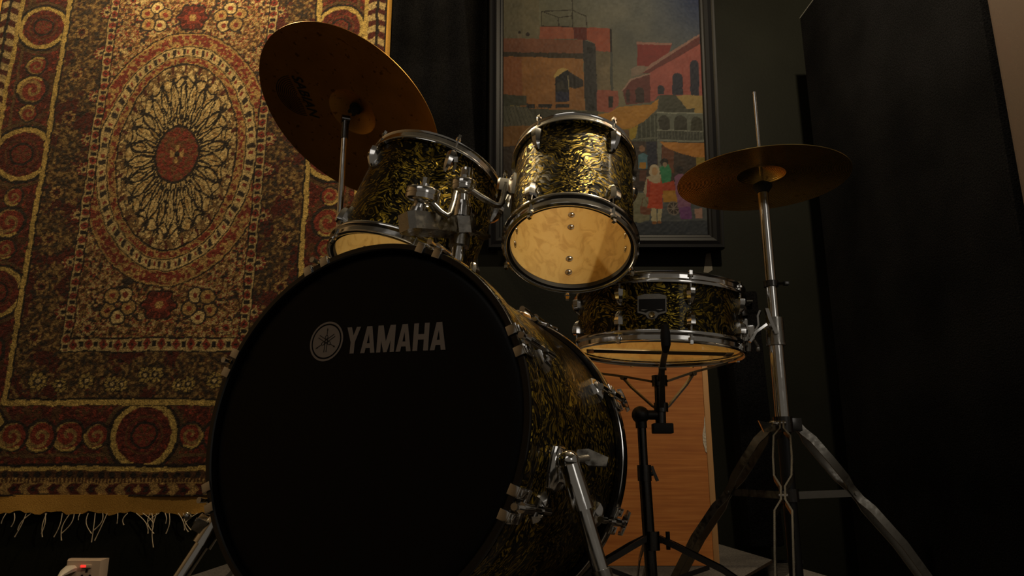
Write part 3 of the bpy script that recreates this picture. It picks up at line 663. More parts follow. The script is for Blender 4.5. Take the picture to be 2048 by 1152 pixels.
    for k in range(8):
        a = rad(22.5+45*k)
        d = pol(a, 1); tx = Vector((-d.y, d.x, 0))
        Mx = Matrix((tx, d, Vector((0, 0, 1)))).transposed().to_4x4(); Mx.translation = d*R
        obj('claw', claw, th, Mx); obj('tension_rod', rodm, th, Mx @ T(0, .0080, .0))
        obj('lug', lugm, th, Mx @ T(0, -.0105+.001, .098))
        Mb = Matrix((-tx, d, Vector((0, 0, -1)))).transposed().to_4x4(); Mb.translation = d*R+Vector((0, 0, L))
        cb = obj('claw', claw, th, Mb); obj('tension_rod', rodm, th, Mb @ T(0, .0080, 0)); obj('lug', lugm, th, Mb @ T(0, -.0095, .098))
        obj('wing_handle', wing, cb, T(0, .008, -.012) @ FLIP)
    # --- spurs
    Mi = M.inverted()
    for sgn in (1, -1):
        a = rad(-10.5 if sgn > 0 else 195); zc = .13 if sgn > 0 else .10
        d = pol(a, 1); tx = Vector((-d.y, d.x, 0)); Mx = Matrix((tx, d, tx.cross(d))).transposed().to_4x4(); Mx.translation = d*(Rs)+Vector((0, 0, zc))
        br = part('spur_bracket', MB().loft([[Vector((px, oy, pz))*1 for px, pz in ((-.030*s, -.020*s), (-.012*s, -.027*s), (.012*s, -.027*s), (.030*s, -.020*s), (.034*s, 0), (.030*s, .020*s), (.012*s, .027*s), (-.012*s, .027*s), (-.030*s, .020*s), (-.034*s, 0))] for s, oy in ((1, -.004), (1, .006), (.9, .010), (.62, .014), (.55, .026), (.42, .030))]), CHROME, th, Mx)
        piv = d*(Rs+.030)+Vector((0, 0, zc))
        w0 = at(1137, 922, 1.092) if sgn > 0 else M @ piv; fo = Vector((.160, 1.08, .0)) if sgn > 0 else Vector((-.59, 1.26, 0))
        ta, tb, tc_ = (.24, .52, .80) if sgn > 0 else (.40, .72, .93)
        p0, p1, p2, p3, end = (Mi @ w0.lerp(fo, q) for q in (0, ta, tb, tc_, 1))
        part('spur_knuckle', MB().cyl(d*(Rs+.008)+Vector((0, 0, zc)), p0, .013, .012, seg=14).sphere(p0, .016, 16), CHROME, br, Mx.inverted())
        lg = part('spur_leg', MB().cyl(p0, p1, .0145, .0165, seg=18).cyl(p1, p2, .0115, seg=18), CHROME, th)
        ft = part('spur_foot', MB().cyl(p2, p3, .0145, seg=18).cyl(p3, end, .011, .009, seg=14), CHROME_DULL, th)
        ax_l = (p3-p2).normalized(); sd = ax_l.cross(Vector((0, -1, 0))).normalized()
        wb = p2.lerp(p3, .62)
        if sgn < 0: wb = p1.lerp(p0, .25)
        sd = Mi.to_3x3() @ (Vector((1, -.25, .1)) if sgn > 0 else Vector((-1, -.3, .6))); sd = (sd-ax_l*sd.dot(ax_l)).normalized()
        part('wing_bolt', MB().cyl(wb, wb+sd*.032, .0055, seg=10).box((-.012, -.012, -.010), (.012, .012, .010), M=T(wb+sd*.020) @ (sd.to_track_quat('Z', 'Y').to_matrix().to_4x4()), ch=.003).sphere(wb+sd*.046, .007, 10), CHROME_DULL, ft)
        if sgn > 0:
            q = p0+(Mi.to_3x3() @ Vector((.030, .03, .004)))
            part('wing_bolt', MB().cyl(p0, q, .006, seg=10).prism([(-.018, -.006), (.006, -.010), (.030, .000), (.028, .014), (-.004, .014), (-.018, .006)], -.0025, .0025, M=T(q) @ (Mi.to_3x3() @ Matrix.Rotation(rad(70), 3, 'X') @ Matrix.Rotation(rad(-25), 3, 'Z')).to_4x4()), CHROME_DULL, br, Mx.inverted())
    # --- tom post receiver on top of the shell
    return th, M
bass, MBASS = build_bass()

# ================================================================== TOM HOLDER
def build_holder():
    base = Vector((-.114, 1.388, .586)); d = (at(927, 402, 1.41)-base).normalized()
    th = thing('tom_holder', 'chrome double tom holder rising from the bass drum between both toms', 'drum hardware', T(base))
    def P(u, v, y): return at(u, v, y)-base
    part('base_plate', MB().box((-.035, -.045, -.012), (.035, .045, .002), M=Matrix.Rotation(rad(-8), 4, 'X') @ RZ(rad(-25)), ch=.004), CHROME, th)
    part('post', MB().cyl((0, 0, -.01), d*.17, .0145, seg=20).cyl(d*.235, d*.285, .0135, seg=20), CHROME, th)
    A0 = P(835, 447, 1.335); A1 = d*.155
    ctr = (A0+A1)/2; xx = (A1-A0); ln = xx.length; xx.normalize(); up = (d-xx*d.dot(xx)).normalized(); yy = up.cross(xx)
    Mb = Matrix((xx, yy, up)).transposed().to_4x4(); Mb.translation = ctr
    h = ln/2
    blk = MB().prism([(-h-.032, -.016), (-h-.022, -.026), (-.004, -.027), (h-.022, -.020), (h+.004, -.027), (h+.024, -.018), (h+.024, .020), (h, .026), (-h-.022, .026), (-h-.032, .016)], -.017, .017, M=Mb)
    part('clamp_block', blk, CHROME_DULL, th, smooth=25)
    part('collar', MB().cyl(d*.175, d*.197, .0185, seg=22).cyl(d*.197, d*.205, .0165, .0145, seg=22), CHROME, th)
    part('clamp_sleeve', MB().cyl(d*.112, d*.172, .0205, seg=22), CHROME_DULL, th)
    part('wing_bolt', MB().cyl(A1+xx*.01, A1+xx*.045-up*.012, .006, seg=10).prism([(-.006, -.008), (.004, -.012), (.026, -.004), (.028, .003), (.006, .010), (-.006, .008)], -.002, .002, M=T(A1+xx*.048-up*.014) @ Mb.to_3x3().to_4x4() @ Matrix.Rotation(rad(75), 4, 'X')), CHROME_DULL, th)
    def column(b, top_c, rdisc, tilt, arm, nm):
        v = (top_c-b).normalized()
        part('column', MB().cyl(b, b+v*((top_c-b).length), .0125, seg=18).cyl(b, b+v*.012, .017, .015, seg=18), CHROME, th)
        ax = tilt.normalized(); Mt = frame((0, 0, 0), (0, 0, 1)); Mt = ax.to_track_quat('Z', 'Y').to_matrix().to_4x4(); Mt.translation = top_c
        tl = part('ratchet_disc', MB().lathe([(.0001, -.0165), (rdisc*.55, -.0165), (rdisc*.92, -.012), (rdisc, -.009), (rdisc, -.0012), (rdisc*.94, -.0006), (rdisc*.94, .0006), (rdisc, .0012), (rdisc, .010), (rdisc*.93, .0135), (.010, .0145), (.0095, .024), (.0001, .025)], 40, M=Mt), CHROME, th)
        part('hinge_bolt', MB().cyl(top_c+ax*.02, top_c+ax*.036, .0075, seg=6), CHROME, tl)
        part('arm', MB().tube(arm, .0064, 12), CHROME_DULL, th)
    Lb = A0+up*.017
    column(Lb, P(846, 392, 1.335), .0335, Vector((.16, -.12, .98)), [P(862, 405, 1.325), P(880, 424, 1.325), P(893, 433, 1.33), P(899, 428, 1.335), P(906, 408, 1.35), P(911, 386, 1.375)], 'l')
    column(d*.200, P(927, 374, 1.405), .0255, Vector((.05, -.06, 1)), [P(946, 383, 1.385), P(962, 394, 1.38), P(990, 410, 1.375), P(999, 411, 1.378), P(1004, 404, 1.383), P(1008, 386, 1.392), P(1011, 368, 1.402)], 'r')
    part('drum_key_screw', MB().cyl(P(906, 345, 1.385), P(911, 328, 1.39), .003, seg=8).box((-.004, -.004, 0), (.004, .004, .012), M=T(P(912, 326, 1.39))), CHROME, th)
build_holder()
# brackets on the toms for the holder arms
def tom_bracket(th, M, Rs, az, zc, L=.06):
    Mx = AZ(az, Rs, zc)
    b = part('mount_bracket', MB().loft([[(-w_, oy, -h_), (w_, oy, -h_), (w_*1.15, oy, 0), (w_, oy, h_), (-w_, oy, h_), (-w_*1.15, oy, 0)] for w_, h_, oy in ((.021, .030, -.004), (.021, .030, .004), (.017, .026, .007), (.013, .018, .012), (.013, .017, .030), (.009, .013, .034))]), CHROME, th, Mx, label='polished mounting bracket')
    part('wing_bolt', MB().cyl((0, .02, .014), (0, .02, .034), .0045, seg=10).prism([(-.014, -.003), (.014, -.003), (.017, .003), (.004, .005), (-.004, .005), (-.017, .003)], .030, .038, M=T(0, .02, 0)), CHROME, b)
tom_bracket(t2, M2, Rs2, rad(-80), .140); tom_bracket(t1, M1, Rs1, rad(32), .10)

# ================================================================== SNARE DRUM + STAND
def build_snare():
    c = Vector((.3275, 1.641, .5184)); M = frame(c, (.043, -.008, .999)); L, Ro = .146, .1915; Rs = .1815
    th = thing('snare_drum', 'shallow dark snare drum with metal badge on a chrome stand', 'drum', M)
    part('shell', MB().lathe([(Rs-.0055, .012), (Rs, .015), (Rs, L-.015), (Rs-.0055, L-.012)], 112), WRAP, th, smooth=60)
    part('shell_lining', MB().lathe([(Rs-.006, .012), (Rs-.006, L-.012)], 96), MAPLE, th)
    part('hoop', hoop_mb(Rs, Ro, .024), CHROME, th); part('hoop', hoop_mb(Rs, Ro, .024), CHROME, th, T(0, 0, L) @ FLIP)
    part('batter_head', MB().lathe([(.0001, L-.010), (Rs, L-.011)], 96), CLEAR, th, label='clear plastic film')
    part('snare_side_head', MB().lathe([(.0001, .0085), (Rs-.003, .0090), (Rs+.0005, .012)], 96), CLEAR_LOW, th, label='clear glossy film')
    sw = part('snare_wires', MB(), WIRE, th) if False else None
    wr = MB()
    for k in range(14):
        y = -.020+.040*k/13; pts = []
        for q in range(2): pts.append((-.150+.300*q, y, .0068))
        wr.tube(pts, .0011, 5)
    o = part('snare_wires', wr, WIRE, th, RZ(rad(4))); 
    for s in (-1, 1): part('wire_end_plate', MB().box((s*.152-.008, -.024, .0045), (s*.152+.008, .024, .0085), ch=.001), CHROME_DULL, o)
    lm = lug_mesh(.034, .021, .019); rm = rod_mesh(.034)
    for k in range(8):
        a = rad(-25+45*k); hi = AZ(a, Rs, L-.034); lo = AZ(a, Rs, .034); fl = Matrix.Rotation(pi, 4, 'Y')
        obj('lug', lm, th, hi @ T(0, 0, -.034)); obj('lug', lm, th, lo @ fl @ T(0, 0, -.034))
        obj('tension_rod', rm, th, hi @ T(0, .0062, -.006)); obj('tension_rod', rm, th, lo @ fl @ T(0, .0062, -.006))
    # badge
    Mb = AZ(rad(-4), Rs, .075)
    def bend(pl, h0, h1):
        """badge outline wrapped round the shell"""
        return [(x, h0, z) for x, z in pl], [(x, h1, z) for x, z in pl]
    out = [(-.029, .019), (-.015, .0235), (.015, .0235), (.029, .019), (.029, -.015), (.013, -.020), (.008, -.027), (0, -.0295), (-.008, -.027), (-.013, -.020), (-.029, -.015)]
    inn = [(-.0265, .0125), (.0265, .0125), (.0265, -.012), (.012, -.0155), (.006, -.012), (-.006, -.012), (-.012, -.0155), (-.0265, -.012)]
    def bb(pl, h):
        m = MB(); n = len(pl)
        # fan of small columns keeps the curved fit
        vs = [(x, -.005, z) for x, z in pl]+[(x, h-.001, z) for x, z in pl]
        return m.add(vs, [tuple(range(n))[::-1], tuple(range(n, 2*n))]+[(i, (i+1) % n, n+(i+1) % n, n+i) for i in range(n)])
    bd = part('badge', bb(out, .0035), CHROME_DULL, th, Mb, label='six-sided silver maker badge')
    part('badge_inset', bb(inn, .0046), BLACK_PL, bd)
    for s in (-1, 1): part('badge_stroke', bb([(s*.008, -.0095), (s*.020, -.0085), (s*.022, -.0105), (s*.016, -.0115)], .0052), CHROME_DULL, bd)
    part('air_vent', MB().lathe([(.0062, -.002), (.0066, .003), (.0052, .0055), (.0030, .0050), (.0026, .001), (.0001, .0005)], 20, M=T(0, .003, -.0205) @ Matrix.Rotation(-pi/2, 4, 'X')), mat('brass_grommet', (.55, .42, .2), .2, 1), bd)
    # strainer
    Ms = AZ(rad(78), Rs, .055)
    st = part('strainer', MB().box((-.014, -.003, -.030), (.014, .013, .020), ch=.003).box((-.010, .010, -.026), (.010, .026, .006), ch=.003), CHROME, th, Ms)
    part('strainer_lever', MB().strap([(0, .026, -.008), (0, .034, .006), (0, .033, .026), (0, .038, .038)], .014, .004, (1, 0, 0)).cyl((-.008, .026, -.008), (.008, .026, -.008), .006, seg=12), CHROME, st)
    part('strainer_knob', MB().cyl((0, .012, -.030), (0, .012, -.050), .006, seg=10).cyl((0, .024, -.026), (0, .034, -.044), .0035, seg=8).box((-.008, .028, -.050), (.008, .036, -.042), ch=.002), CHROME_DULL, st)
build_snare()

def build_snare_stand():
    base = Vector((.276, 1.638, 0)); th = thing('snare_stand', 'tripod snare stand with basket arms under the snare drum', 'drum stand', T(base))
    def P(u, v, y=1.638): return at(u, v, y)-base
    j = P(1281, 830); hub = P(1319, 762)
    part('tube', MB().cyl((j.x*.6+.012, 0, .02), P(1289, 945), .0128, seg=18), BLACK_MET, th); part('tube', MB().cyl(P(1289, 960), P(1282.5, 840), .0095, seg=18), BLACK_MET, th)
    cl = part('height_collar', MB().cyl(P(1289.5, 962), P(1288, 930), .0150, seg=20), BLACK_MET, th)
    part('wing_bolt', MB().cyl(P(1292, 946), P(1306, 948), .0045, seg=8).strap([P(1303, 932), P(1308, 946), P(1315, 962)], .008, .006, (0, 1, 0)), BLACK_MET, cl)
    part('tilter', MB().sphere(j, .0195, 18).cyl(j, P(1283, 856), .0125, seg=16).cyl(j, P(1314, 830), .0105, seg=14), BLACK_PL, th)
    part('basket_tube', MB().cyl(P(1322, 858), hub+Vector((0, 0, .004)), .0115, seg=18), BLACK_MET, th)
    part('adjuster_knob', MB().box((-.022, -.014, -.011), (.022, .014, .011), M=T(P(1325, 857)), ch=.003), BLACK_RUB, th)
    part('basket_hub', MB().cyl(hub+Vector((0, 0, -.012)), hub+Vector((0, 0, .012)), .017, seg=18), BLACK_MET, th)
    low = P(1322, 815)
    sl = part('sliding_collar', MB().cyl(low+Vector((0, 0, -.010)), low+Vector((0, 0, .010)), .0155, seg=18), BLACK_MET, th)
    sc = Vector((.3275, 1.641, .5184))-base
    for a in (rad(-97), rad(23), rad(143)):
        d = Vector((math.cos(a), math.sin(a), 0)); s_ = Vector((-d.y, d.x, 0))
        zr = sc.z+.043*d.x/.999*.1915
        tip = sc+d*.2025; tip.z = zr+.002; mid = sc+d*.09; mid.z = (hub.z+zr)/2-.012+.004
        st0 = hub+d*.018
        ar = part('basket_arm', MB().strap([st0, mid, sc+d*.1805+Vector((0, 0, zr-sc.z-.016)), sc+d*.1985+Vector((0, 0, zr-sc.z-.012)), tip+Vector((0, 0, .012))], .012, .005, s_), STEEL, th)
        part('rubber_grip', MB().tube([sc+d*.1885+Vector((0, 0, zr-sc.z-.018)), sc+d*.2045+Vector((0, 0, zr-sc.z-.008)), sc+d*.207+Vector((0, 0, zr-sc.z+.014)), sc+d*.2025+Vector((0, 0, zr-sc.z+.030))], [.007, .0095, .0095, .007], 10), BLACK_RUB, ar)
        part('brace', MB().strap([low+d*.014, low+d*.02+Vector((0, 0, .004)), mid.lerp(low, .35)+d*.012, mid-Vector((0, 0, .004))], .010, .004, s_).cyl(mid-s_*.008-Vector((0, 0, .003)), mid+s_*.008-Vector((0, 0, .003)), .0055, seg=10), STEEL, th)
    hz = .125; ub = Vector((.018, 0, hz))
    part('leg_collar', MB().cyl(ub+Vector((0, 0, -.018)), ub+Vector((0, 0, .020)), .0165, seg=18), BLACK_MET, th)
    part('leg_bolt', MB().cyl(ub+Vector((.012, -.006, .0)), ub+Vector((.032, -.010, .0)), .004, seg=8).cyl(ub+Vector((.032, -.010, -.016)), ub+Vector((.032, -.010, .02)), .0045, seg=8), BLACK_PL, th)
    for a in (rad(-20), rad(200), rad(88)):
        d = Vector((math.cos(a), math.sin(a), 0)); s_ = Vector((-d.y, d.x, 0)); ctr = Vector((ub.x, 0, 0))
        for q in (-1, 1):
            part('leg_strap', MB().strap([ctr+d*.016+s_*q*.006+Vector((0, 0, hz+.006)), ctr+d*.05+s_*q*.009+Vector((0, 0, hz-.008)), ctr+d*.14+s_*q*.009+Vector((0, 0, hz-.050)), ctr+d*.235+s_*q*.006+Vector((0, 0, .012))], .013, .003, d.cross(s_)), BLACK_MET, th)
        part('leg_brace', MB().strap([ctr+d*.012+Vector((0, 0, .040)), ctr+d*.115+Vector((0, 0, .078))], .010, .003, d.cross(s_)), BLACK_MET, th)
        part('rubber_foot', MB().sphere(ctr+d*.240+Vector((0, 0, .013)), .0125, 12), BLACK_RUB, th)
build_snare_stand()

# ================================================================== CYMBALS
def cymbal_prof(R, bell_r, bell_h, bow):
    p = [(.0055, bow+bell_h)]
    for k in range(1, 11): f = k/10; p.append((bell_r*f, bow+bell_h*math.cos(f*pi/2)**.8 if f < 1 else bow))
    for k in range(1, 25): f = k/24; r = bell_r+(R-bell_r)*f; p.append((r, bow*(1-f**1.6)))
    return p
def prof_z(p, r):
    for (r0, z0), (r1, z1) in zip(p, p[1:]):
        if r0 <= r <= r1: return z0+(z1-z0)*(r-r0)/(r1-r0+1e-9)
    return 0
def build_crash():
    c = Vector((-.412, 1.696, 1.129)); M = frame(c, (.389, .41, .825)); R = .254
    p = cymbal_prof(R, .066, .022, .022)
    th = thing('ride_cymbal', 'large bronze cymbal with dark lettering leaning in front of the carpet', 'cymbal', M)
    prof = p+[(r, z+.0013) for r, z in reversed(p)]
    part('cymbal_plate', MB().lathe(prof, 128, closed=True), BRONZE, th, smooth=30)
    INK = mat('black_ink', (.012, .009, .007), .6)
    cu = bpy.data.curves.new('txt', 'FONT'); cu.body = 'SABIAN'; cu.size = 1; cu.shear = .35; cu.offset = .022; cu.space_character = 1.06; cu.fill_mode = 'FRONT' if hasattr(cu, 'fill_mode') and False else cu.fill_mode
    to = bpy.data.objects.new('txt', cu); col.objects.link(to); bpy.context.view_layer.update()
    me = bpy.data.meshes.new_from_object(to.evaluated_get(bpy.context.evaluated_depsgraph_get())); bpy.data.objects.remove(to)
    me.name = 'maker_name'
    xs = [v.co.x for v in me.vertices]; ys = [v.co.y for v in me.vertices]; x0, x1, y0, y1 = min(xs), max(xs), min(ys), max(ys)
    td = Vector((.79, .61)); ud = Vector((.61, -.79)); org = Vector((-.1665, .0475)); ln, hh = .128, .0285
    for v in me.vertices:
        q = org+td*((v.co.x-x0)/(x1-x0)*ln)+ud*((v.co.y-y0)/(y1-y0)*hh); v.co = (q.x, q.y, prof_z(p, q.length)-.0006)
    me.materials.clear(); me.materials.append(INK); obj('maker_name', me, th, label='black printed maker name')
    rc = org+td*(ln*.47)-ud*.007
    for k in range(11):
        r0 = .006+.0052*k; vs = []; n = 40
        for i in range(n+1):
            a = pi*i/n
            for rr in (r0, r0+.0021):
                q = rc+td*(rr*math.cos(a))-ud*(rr*math.sin(a)); vs.append((q.x, q.y, prof_z(p, q.length)-.0006))
        part('printed_arc', MB().add(vs, [(2*i, 2*i+1, 2*i+3, 2*i+2) for i in range(n)]), INK, th, smooth=0)
    # stand
    axn = Vector((.389, .41, .825)); sb = c-axn*.010; sb.z = 0; st = thing('cymbal_stand', 'straight chrome cymbal stand behind the larger rack tom', 'cymbal stand', T(sb))
    top = c+Vector((.389, .41, .825))*.030-sb
    tz = c.z-.008
    part('tube', MB().cyl((0, 0, .02), (0, 0, .62), .0135, seg=18), CHROME, st); part('tube', MB().cyl((0, 0, .60), (0, 0, tz-.02), .0075, seg=16), CHROME, st)
    part('height_collar', MB().cyl((0, 0, .59), (0, 0, .63), .018, seg=18), CHROME, st)
    tl = part('tilter', MB().cyl((0, 0, tz-.052), (0, 0, tz), .0092, seg=14).cyl((-.009, -.004, tz), (.009, .004, tz), .0105, seg=16), BLACK_MET, st)
    b0 = Vector((0, 0, tz))
    part('cymbal_rod', MB().cyl(b0, b0+axn*.11, .004, seg=10), CHROME, tl); part('felt', MB().cyl(b0+axn*.046, b0+axn*.060, .016, seg=18).cyl(b0+axn*.030, b0+axn*.046, .011, seg=16), BLACK_RUB, tl)
    part('wing_nut', MB().cyl(b0+axn*.082, b0+axn*.092, .008, seg=12).box((-.016, -.003, 0), (.016, .003, .010), M=T(b0+axn*.088) @ axn.to_track_quat('Z', 'Y').to_matrix().to_4x4()), CHROME, tl)
    for a in (rad(70), rad(190), rad(310)):
        d = Vector((math.cos(a), math.sin(a), 0)); s_ = Vector((-d.y, d.x, 0)); ln = .22
        part('leg', MB().strap([d*.016+Vector((0, 0, .26)), d*.11+Vector((0, 0, .14)), d*ln+Vector((0, 0, .012))], .016, .008, s_), STEEL, st)
        part('leg_brace', MB().strap([d*.012+Vector((0, 0, .08)), d*.11+Vector((0, 0, .135))], .012, .004, s_), STEEL, st)
        part('rubber_foot', MB().sphere(d*(ln+.003)+Vector((0, 0, .013)), .013, 12), BLACK_RUB, st)
    part('leg_collar', MB().cyl((0, 0, .245), (0, 0, .275), .019, seg=18), CHROME, st)
build_crash()

def build_hihat():
    c = Vector((.537, 1.487, .872)); p = cymbal_prof(.178, .050, .018, .014)
    th = thing('hi_hat_cymbal', 'lathed bronze hi-hat cymbal seen from below on the tall stand', 'cymbal', T(c) @ (Matrix.Rotation(rad(-.8), 4, 'X')))
    part('cymbal_plate', MB().lathe(p+[(r, z+.0012) for r, z in reversed(p)], 128, closed=True), BRONZE_L, th, smooth=30)
    base = Vector((.537, 1.487, 0)); st = thing('hi_hat_stand', 'tall chrome hi-hat stand with three strap legs and a pull rod', 'cymbal stand', T(base))
    V = lambda x, y, z: Vector((x, y, z))
    part('tube', MB().cyl(V(0, 0, .345), V(0, 0, .56), .0138, seg=22), CHROME, st); part('tube', MB().cyl(V(0, 0, .03), V(0, 0, .345), .0130, seg=22), BLACK_PL, st, label='black lower tube'); part('tube', MB().cyl(V(0, 0, .55), V(0, 0, .845), .0106, seg=20), CHROME, st)
    part('pull_rod', MB().cyl(V(0, 0, .84), V(0, 0, 1.083), .0037, seg=10), CHROME, st, label='thin bright rod')
    part('seat_cup', MB().lathe([(.0001, .846), (.012, .846), (.020, .858), (.020, .864), (.006, .872), (.0001, .872)], 24), BLACK_RUB, st)
    ml = part('memory_lock', MB().cyl(V(0, 0, .638), V(0, 0, .650), .0145, seg=20), BLACK_MET, st)
    part('lock_bolt', MB().cyl(V(.012, -.004, .644), V(.030, -.006, .644), .0035, seg=8).box((.024, -.012, .640), (.034, .0, .648), ch=.001), BLACK_MET, ml)
    cl = part('height_clamp', MB().cyl(V(0, 0, .518), V(0, 0, .572), .0178, seg=22).cyl(V(0, 0, .515), V(0, 0, .519), .0192, seg=22), CHROME_DULL, st)
    part('wing_bolt', MB().cyl(V(-.014, -.010, .552), V(-.024, -.014, .552), .006, seg=10).strap([V(-.020, -.017, .588), V(-.016, -.019, .565), V(-.006, -.021, .535)], .008, .006, (1, .2, 0)).strap([V(-.022, -.016, .556), V(-.045, -.016, .540), V(-.058, -.014, .520)], .007, .005, (0, 1, 0)), CHROME, cl)
    hz = .358
    hb = part('leg_hub', MB().cyl(V(0, 0, hz-.016), V(0, 0, hz+.014), .0185, seg=22).box((.012, -.012, hz-.014), (.034, .012, hz+.012), M=RZ(rad(8)), ch=.002), BLACK_MET, st)
    part('wing_bolt', MB().prism([(-.004, -.010), (.018, -.012), (.028, .010), (.008, .006), (-.004, .008)], -.004, .004, M=T(-.026, -.014, hz-.004) @ RZ(rad(180)) @ Matrix.Rotation(rad(80), 4, 'X')).cyl(V(-.012, -.008, hz), V(-.03, -.016, hz), .006, seg=10), CHROME, hb)
    lz = .222
    part('lower_hub', MB().cyl(V(0, 0, lz-.012), V(0, 0, lz+.012), .0178, seg=22), BLACK_MET, st)
    for a in (rad(8), rad(130), rad(-114)):
        d = Vector((math.cos(a), math.sin(a), 0)); s_ = Vector((-d.y, d.x, 0)); up = d.cross(s_)
        slope = Vector((.31, 0, -.345)).normalized()
        def pt(r, z, o): return d*r+V(0, 0, z)+s_*o
        nrm = (d*.72+V(0, 0, .69)).normalized()
        for q in (-1, 1):
            path = [pt(.026, hz, q*.0032), pt(.040, hz-.015, q*.0032), pt(.052, hz-.030, q*.015), pt(.085, hz-.070, q*.0165), pt(.112, hz-.103, q*.0150), pt(.128, hz-.122, q*.0035), pt(.146, hz-.144, q*.0035), pt(.162, hz-.162, q*.0145), pt(.22, hz-.228, q*.0145), pt(.29, .030, q*.0130), pt(.305, .014, q*.0105)]
            part('leg_strap', MB().strap(path, .016, .0032, nrm), CHROME_DULL if a < 0 else STEEL, st)  # front leg gets a brighter metal, imitating light caught on its edges
        part('rivet', MB().cyl(pt(.137, hz-.133, -.0075), pt(.137, hz-.133, .0075), .0042, seg=10), CHROME_DULL, st); part('rivet', MB().cyl(pt(.030, hz, -.0075), pt(.030, hz, .0075), .0042, seg=10), CHROME_DULL, st)
        part('leg_brace', MB().strap([d*.016+V(0, 0, lz), d*.134+V(0, 0, lz+.004)], .014, .003, up), STEEL, st)
        part('rubber_foot', MB().lathe([(.0001, 0), (.012, 0), (.014, .006), (.012, .018), (.0001, .022)], 14, M=T(d*.306)), BLACK_RUB, st)
    part('footboard', MB().loft([[(-.030*s, y, z-.006), (.030*s, y, z-.006), (.030*s, y, z), (-.030*s, y, z)] for s, y, z in ((1, .04, .10), (1.15, .12, .075), (1.3, .20, .050), (1.3, .27, .02))]), BLACK_MET, st)
    part('pedal_frame', MB().box((-.012, -.012, .0), (.012, .012, .05)).box((-.035, .255, .0), (.035, .285, .018)), BLACK_PL, st, smooth=0)
build_hihat()

# ================================================================== BACKGROUND THINGS
def build_board():
    x0, x1, y0, h = .225, .607, 2.292, .72
    th = thing('wooden_board', 'orange wooden board with a pale chipped edge standing behind the snare stand', 'board', T((x0+x1)/2, y0, 0))
    hw = (x1-x0)/2
    part('panel', MB().box((-hw, 0, .001), (hw-.018, .022, h)), BOARD, th, smooth=0)
    part('edge_strip', MB().box((hw-.018, -.003, .001), (hw, .025, h), ch=.003), EDGE, th, label='pale vertical edge strip')
    pts = [at(u, v, y0)-Vector(((x0+x1)/2, y0, 0)) for u, v in ((1412, 796), (1417, 800), (1420, 850), (1424, 905), (1420, 912), (1411, 903), (1406, 885), (1405, 870), (1408, 850), (1408, 838), (1411, 822))]
    part('chipped_patch', MB().prism([(p.x, p.z) for p in pts], 0, .0012, M=Matrix(((1, 0, 0, 0), (0, 0, -1, .0), (0, 1, 0, 0), (0, 0, 0, 1)))), CHIP, th, label='whitish patch of missing veneer', smooth=0)
build_board()
def build_case():
    p = at(1527, 1085, 2.86); M = T(p.x, 2.86, 0) @ Matrix.Rotation(rad(-1.5), 4, 'Y')
    th = thing('slim_case', 'slim black upright case against the wall behind the hi-hat stand', 'case', M)
    part('body', MB().box((-.062, -.05, .004), (.062, .05, .955), ch=.012), FELT, th)
    part('lid_rim', MB().box((-.064, -.052, .865), (.064, .052, .880), ch=.002), FELT, th)
    part('handle', MB().tube([(-.03, -.05, .905), (-.03, -.068, .907), (.03, -.068, .907), (.03, -.05, .905)], .006, 8), BLACK_RUB, th)
    part('latch', MB().box((-.012, -.057, .853), (.012, -.049, .890), ch=.002), BLACK_MET, th)
build_case()
def build_panel():
    a = Vector((1.186, 2.70, FLOOR_Z)); b = Vector((1.241, 1.72, FLOOR_Z)); d = (b-a); ln = d.length; d.normalize(); n = Vector((d.y, -d.x, 0))*-1
    if n.x < 0: n = -n
    M = Matrix((d, n, Vector((0, 0, 1)))).transposed().to_4x4(); M.translation = a
    th = thing('felt_panel', 'tall black felt-covered partition panel on the right beside the pillar', 'panel', M)
    h = 2.09-FLOOR_Z
    part('felt_face', MB().box((.004, 0, .002), (ln-.002, .05, h-.004), ch=.012), FELT, th)
    part('top_trim', MB().box((0, .004, h-.004), (ln, .046, h+.001)), mat('worn_grey_trim', (.10, .10, .095), .5), th, smooth=0)
    part('corner_trim', MB().box((0, .006, .002), (.004, .044, h-.004)), BLACK_PL, th, smooth=0)
build_panel()
def build_cloth():
    x0, x1, z0 = -.548, -.115, 1.24; n = 48; th = thing('black_cloth', 'matte black cloth hanging on the wall between carpet and painting', 'cloth', T((x0+x1)/2, 2.99, z0))
    hw = (x1-x0)/2; vs = []
    for z in np.linspace(0, 3.28-z0, 12):
        for i in range(n+1): f = i/n; vs.append((-hw+2*hw*f, -.007-.006*math.sin(f*23+.6*math.sin(z*2)), z))
    for z in np.linspace(0, 3.28-z0, 12):
        for i in range(n+1): f = i/n; vs.append((-hw+2*hw*f, -.004-.006*math.sin(f*23+.6*math.sin(z*2)), z))
    fs = []; o = 12*(n+1)
    for k in range(11):
        for i in range(n): a = k*(n+1)+i; fs += [(a, a+1, a+n+2, a+n+1), (o+a, o+a+n+1, o+a+n+2, o+a+1)]
    part('drape', MB().add(vs, fs), FELT, th, smooth=180)
    part('hem', MB().box((-hw, -.014, -.012), (hw, -.001, .004), ch=.002), FELT, th)
build_cloth()
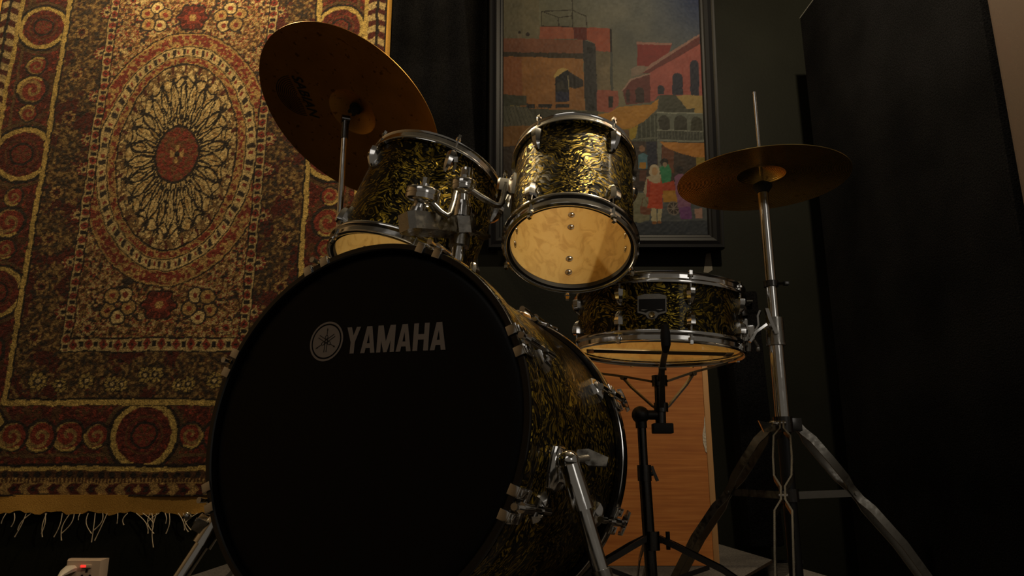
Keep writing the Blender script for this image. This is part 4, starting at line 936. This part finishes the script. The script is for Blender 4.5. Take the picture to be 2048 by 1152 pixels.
def build_socket():
    c = at(172, 1118, 2.97); W = .142; Hh = .09
    th = thing('wall_socket', 'cream wall socket with glowing red switch below the carpet', 'socket', T(c.x, WALL_Y, c.z-Hh))
    fr = MB().loft([[(-W/2*s, y, Hh/2-Hh/2*s), (W/2*s, y, Hh/2-Hh/2*s), (W/2*s, y, Hh/2+Hh/2*s), (-W/2*s, y, Hh/2+Hh/2*s)] for s, y in ((1.02, 0), (1, -.022), (.90, -.040), (.88, -.042))])
    part('faceplate', fr, CREAM_PL, th, smooth=20)
    sw = part('rocker_switch', MB().box((-.004, -.050, Hh-.030), (.032, -.041, Hh-.018), ch=.002), CREAM_PL, th)
    part('neon_lamp', MB().box((-.006, -.052, Hh-.028), (.014, -.043, Hh-.019), ch=.002), LED, sw, label='glowing red indicator')
    pin = MB()
    for px, pz in ((.0, .030), (.030, .030), (.015, .050)): pin.box((px-.004, -.0432, pz-.006), (px+.004, -.0415, pz+.006))
    part('socket_hole', pin, BLACK_PL, th, smooth=0)
    pl = thing('power_plug', 'pale plug with a dark cord pushed into the wall socket', 'plug', T(c.x-.042, WALL_Y-.042, c.z-.044))
    part('plug_body', MB().loft([[(x*s, y, z*s+dz) for x, z in ((-.018, -.008), (0, -.012), (.018, -.008), (.020, .004), (.010, .013), (-.010, .013), (-.020, .004))] for s, y, dz in ((1, 0, .010), (1.05, -.022, .010), (.9, -.040, .006), (.55, -.062, -.002), (.30, -.078, -.010))]), mat('ivory_plastic', (.62, .54, .46), .4), pl)
    part('cord', MB().tube([(0, -.074, -.008), (-.012, -.092, -.020), (-.035, -.10, -.045), (-.07, -.10, -.09), (-.10, -.08, -.15), (-.16, -.05, -.184), (-.40, -.10, -.185)], .0034, 8), BLACK_PL, pl)
build_socket()
# little flakes of pale paint on the wall
wb = bpy.data.objects['wall_back']; FLAKE = mat('bare_plaster', (.11, .10, .08), .8)
for pl in ([(901, 36), (905, 38), (906, 49), (902, 50)], [(903, 54), (906, 54), (902, 64), (900, 64)], [(886, 124), (897, 124), (897, 127), (890, 127), (884, 131)], [(1412, 508), (1421, 506), (1425, 540), (1416, 546), (1407, 545)]):
    pts = [at(u, v, WALL_Y) for u, v in pl]
    part('paint_chip', MB().prism([(p.x, p.z) for p in pts], 0, .0015, M=Matrix(((1, 0, 0, 0), (0, 0, -1, WALL_Y), (0, 1, 0, 0), (0, 0, 0, 1)))), FLAKE, wb, smooth=0)
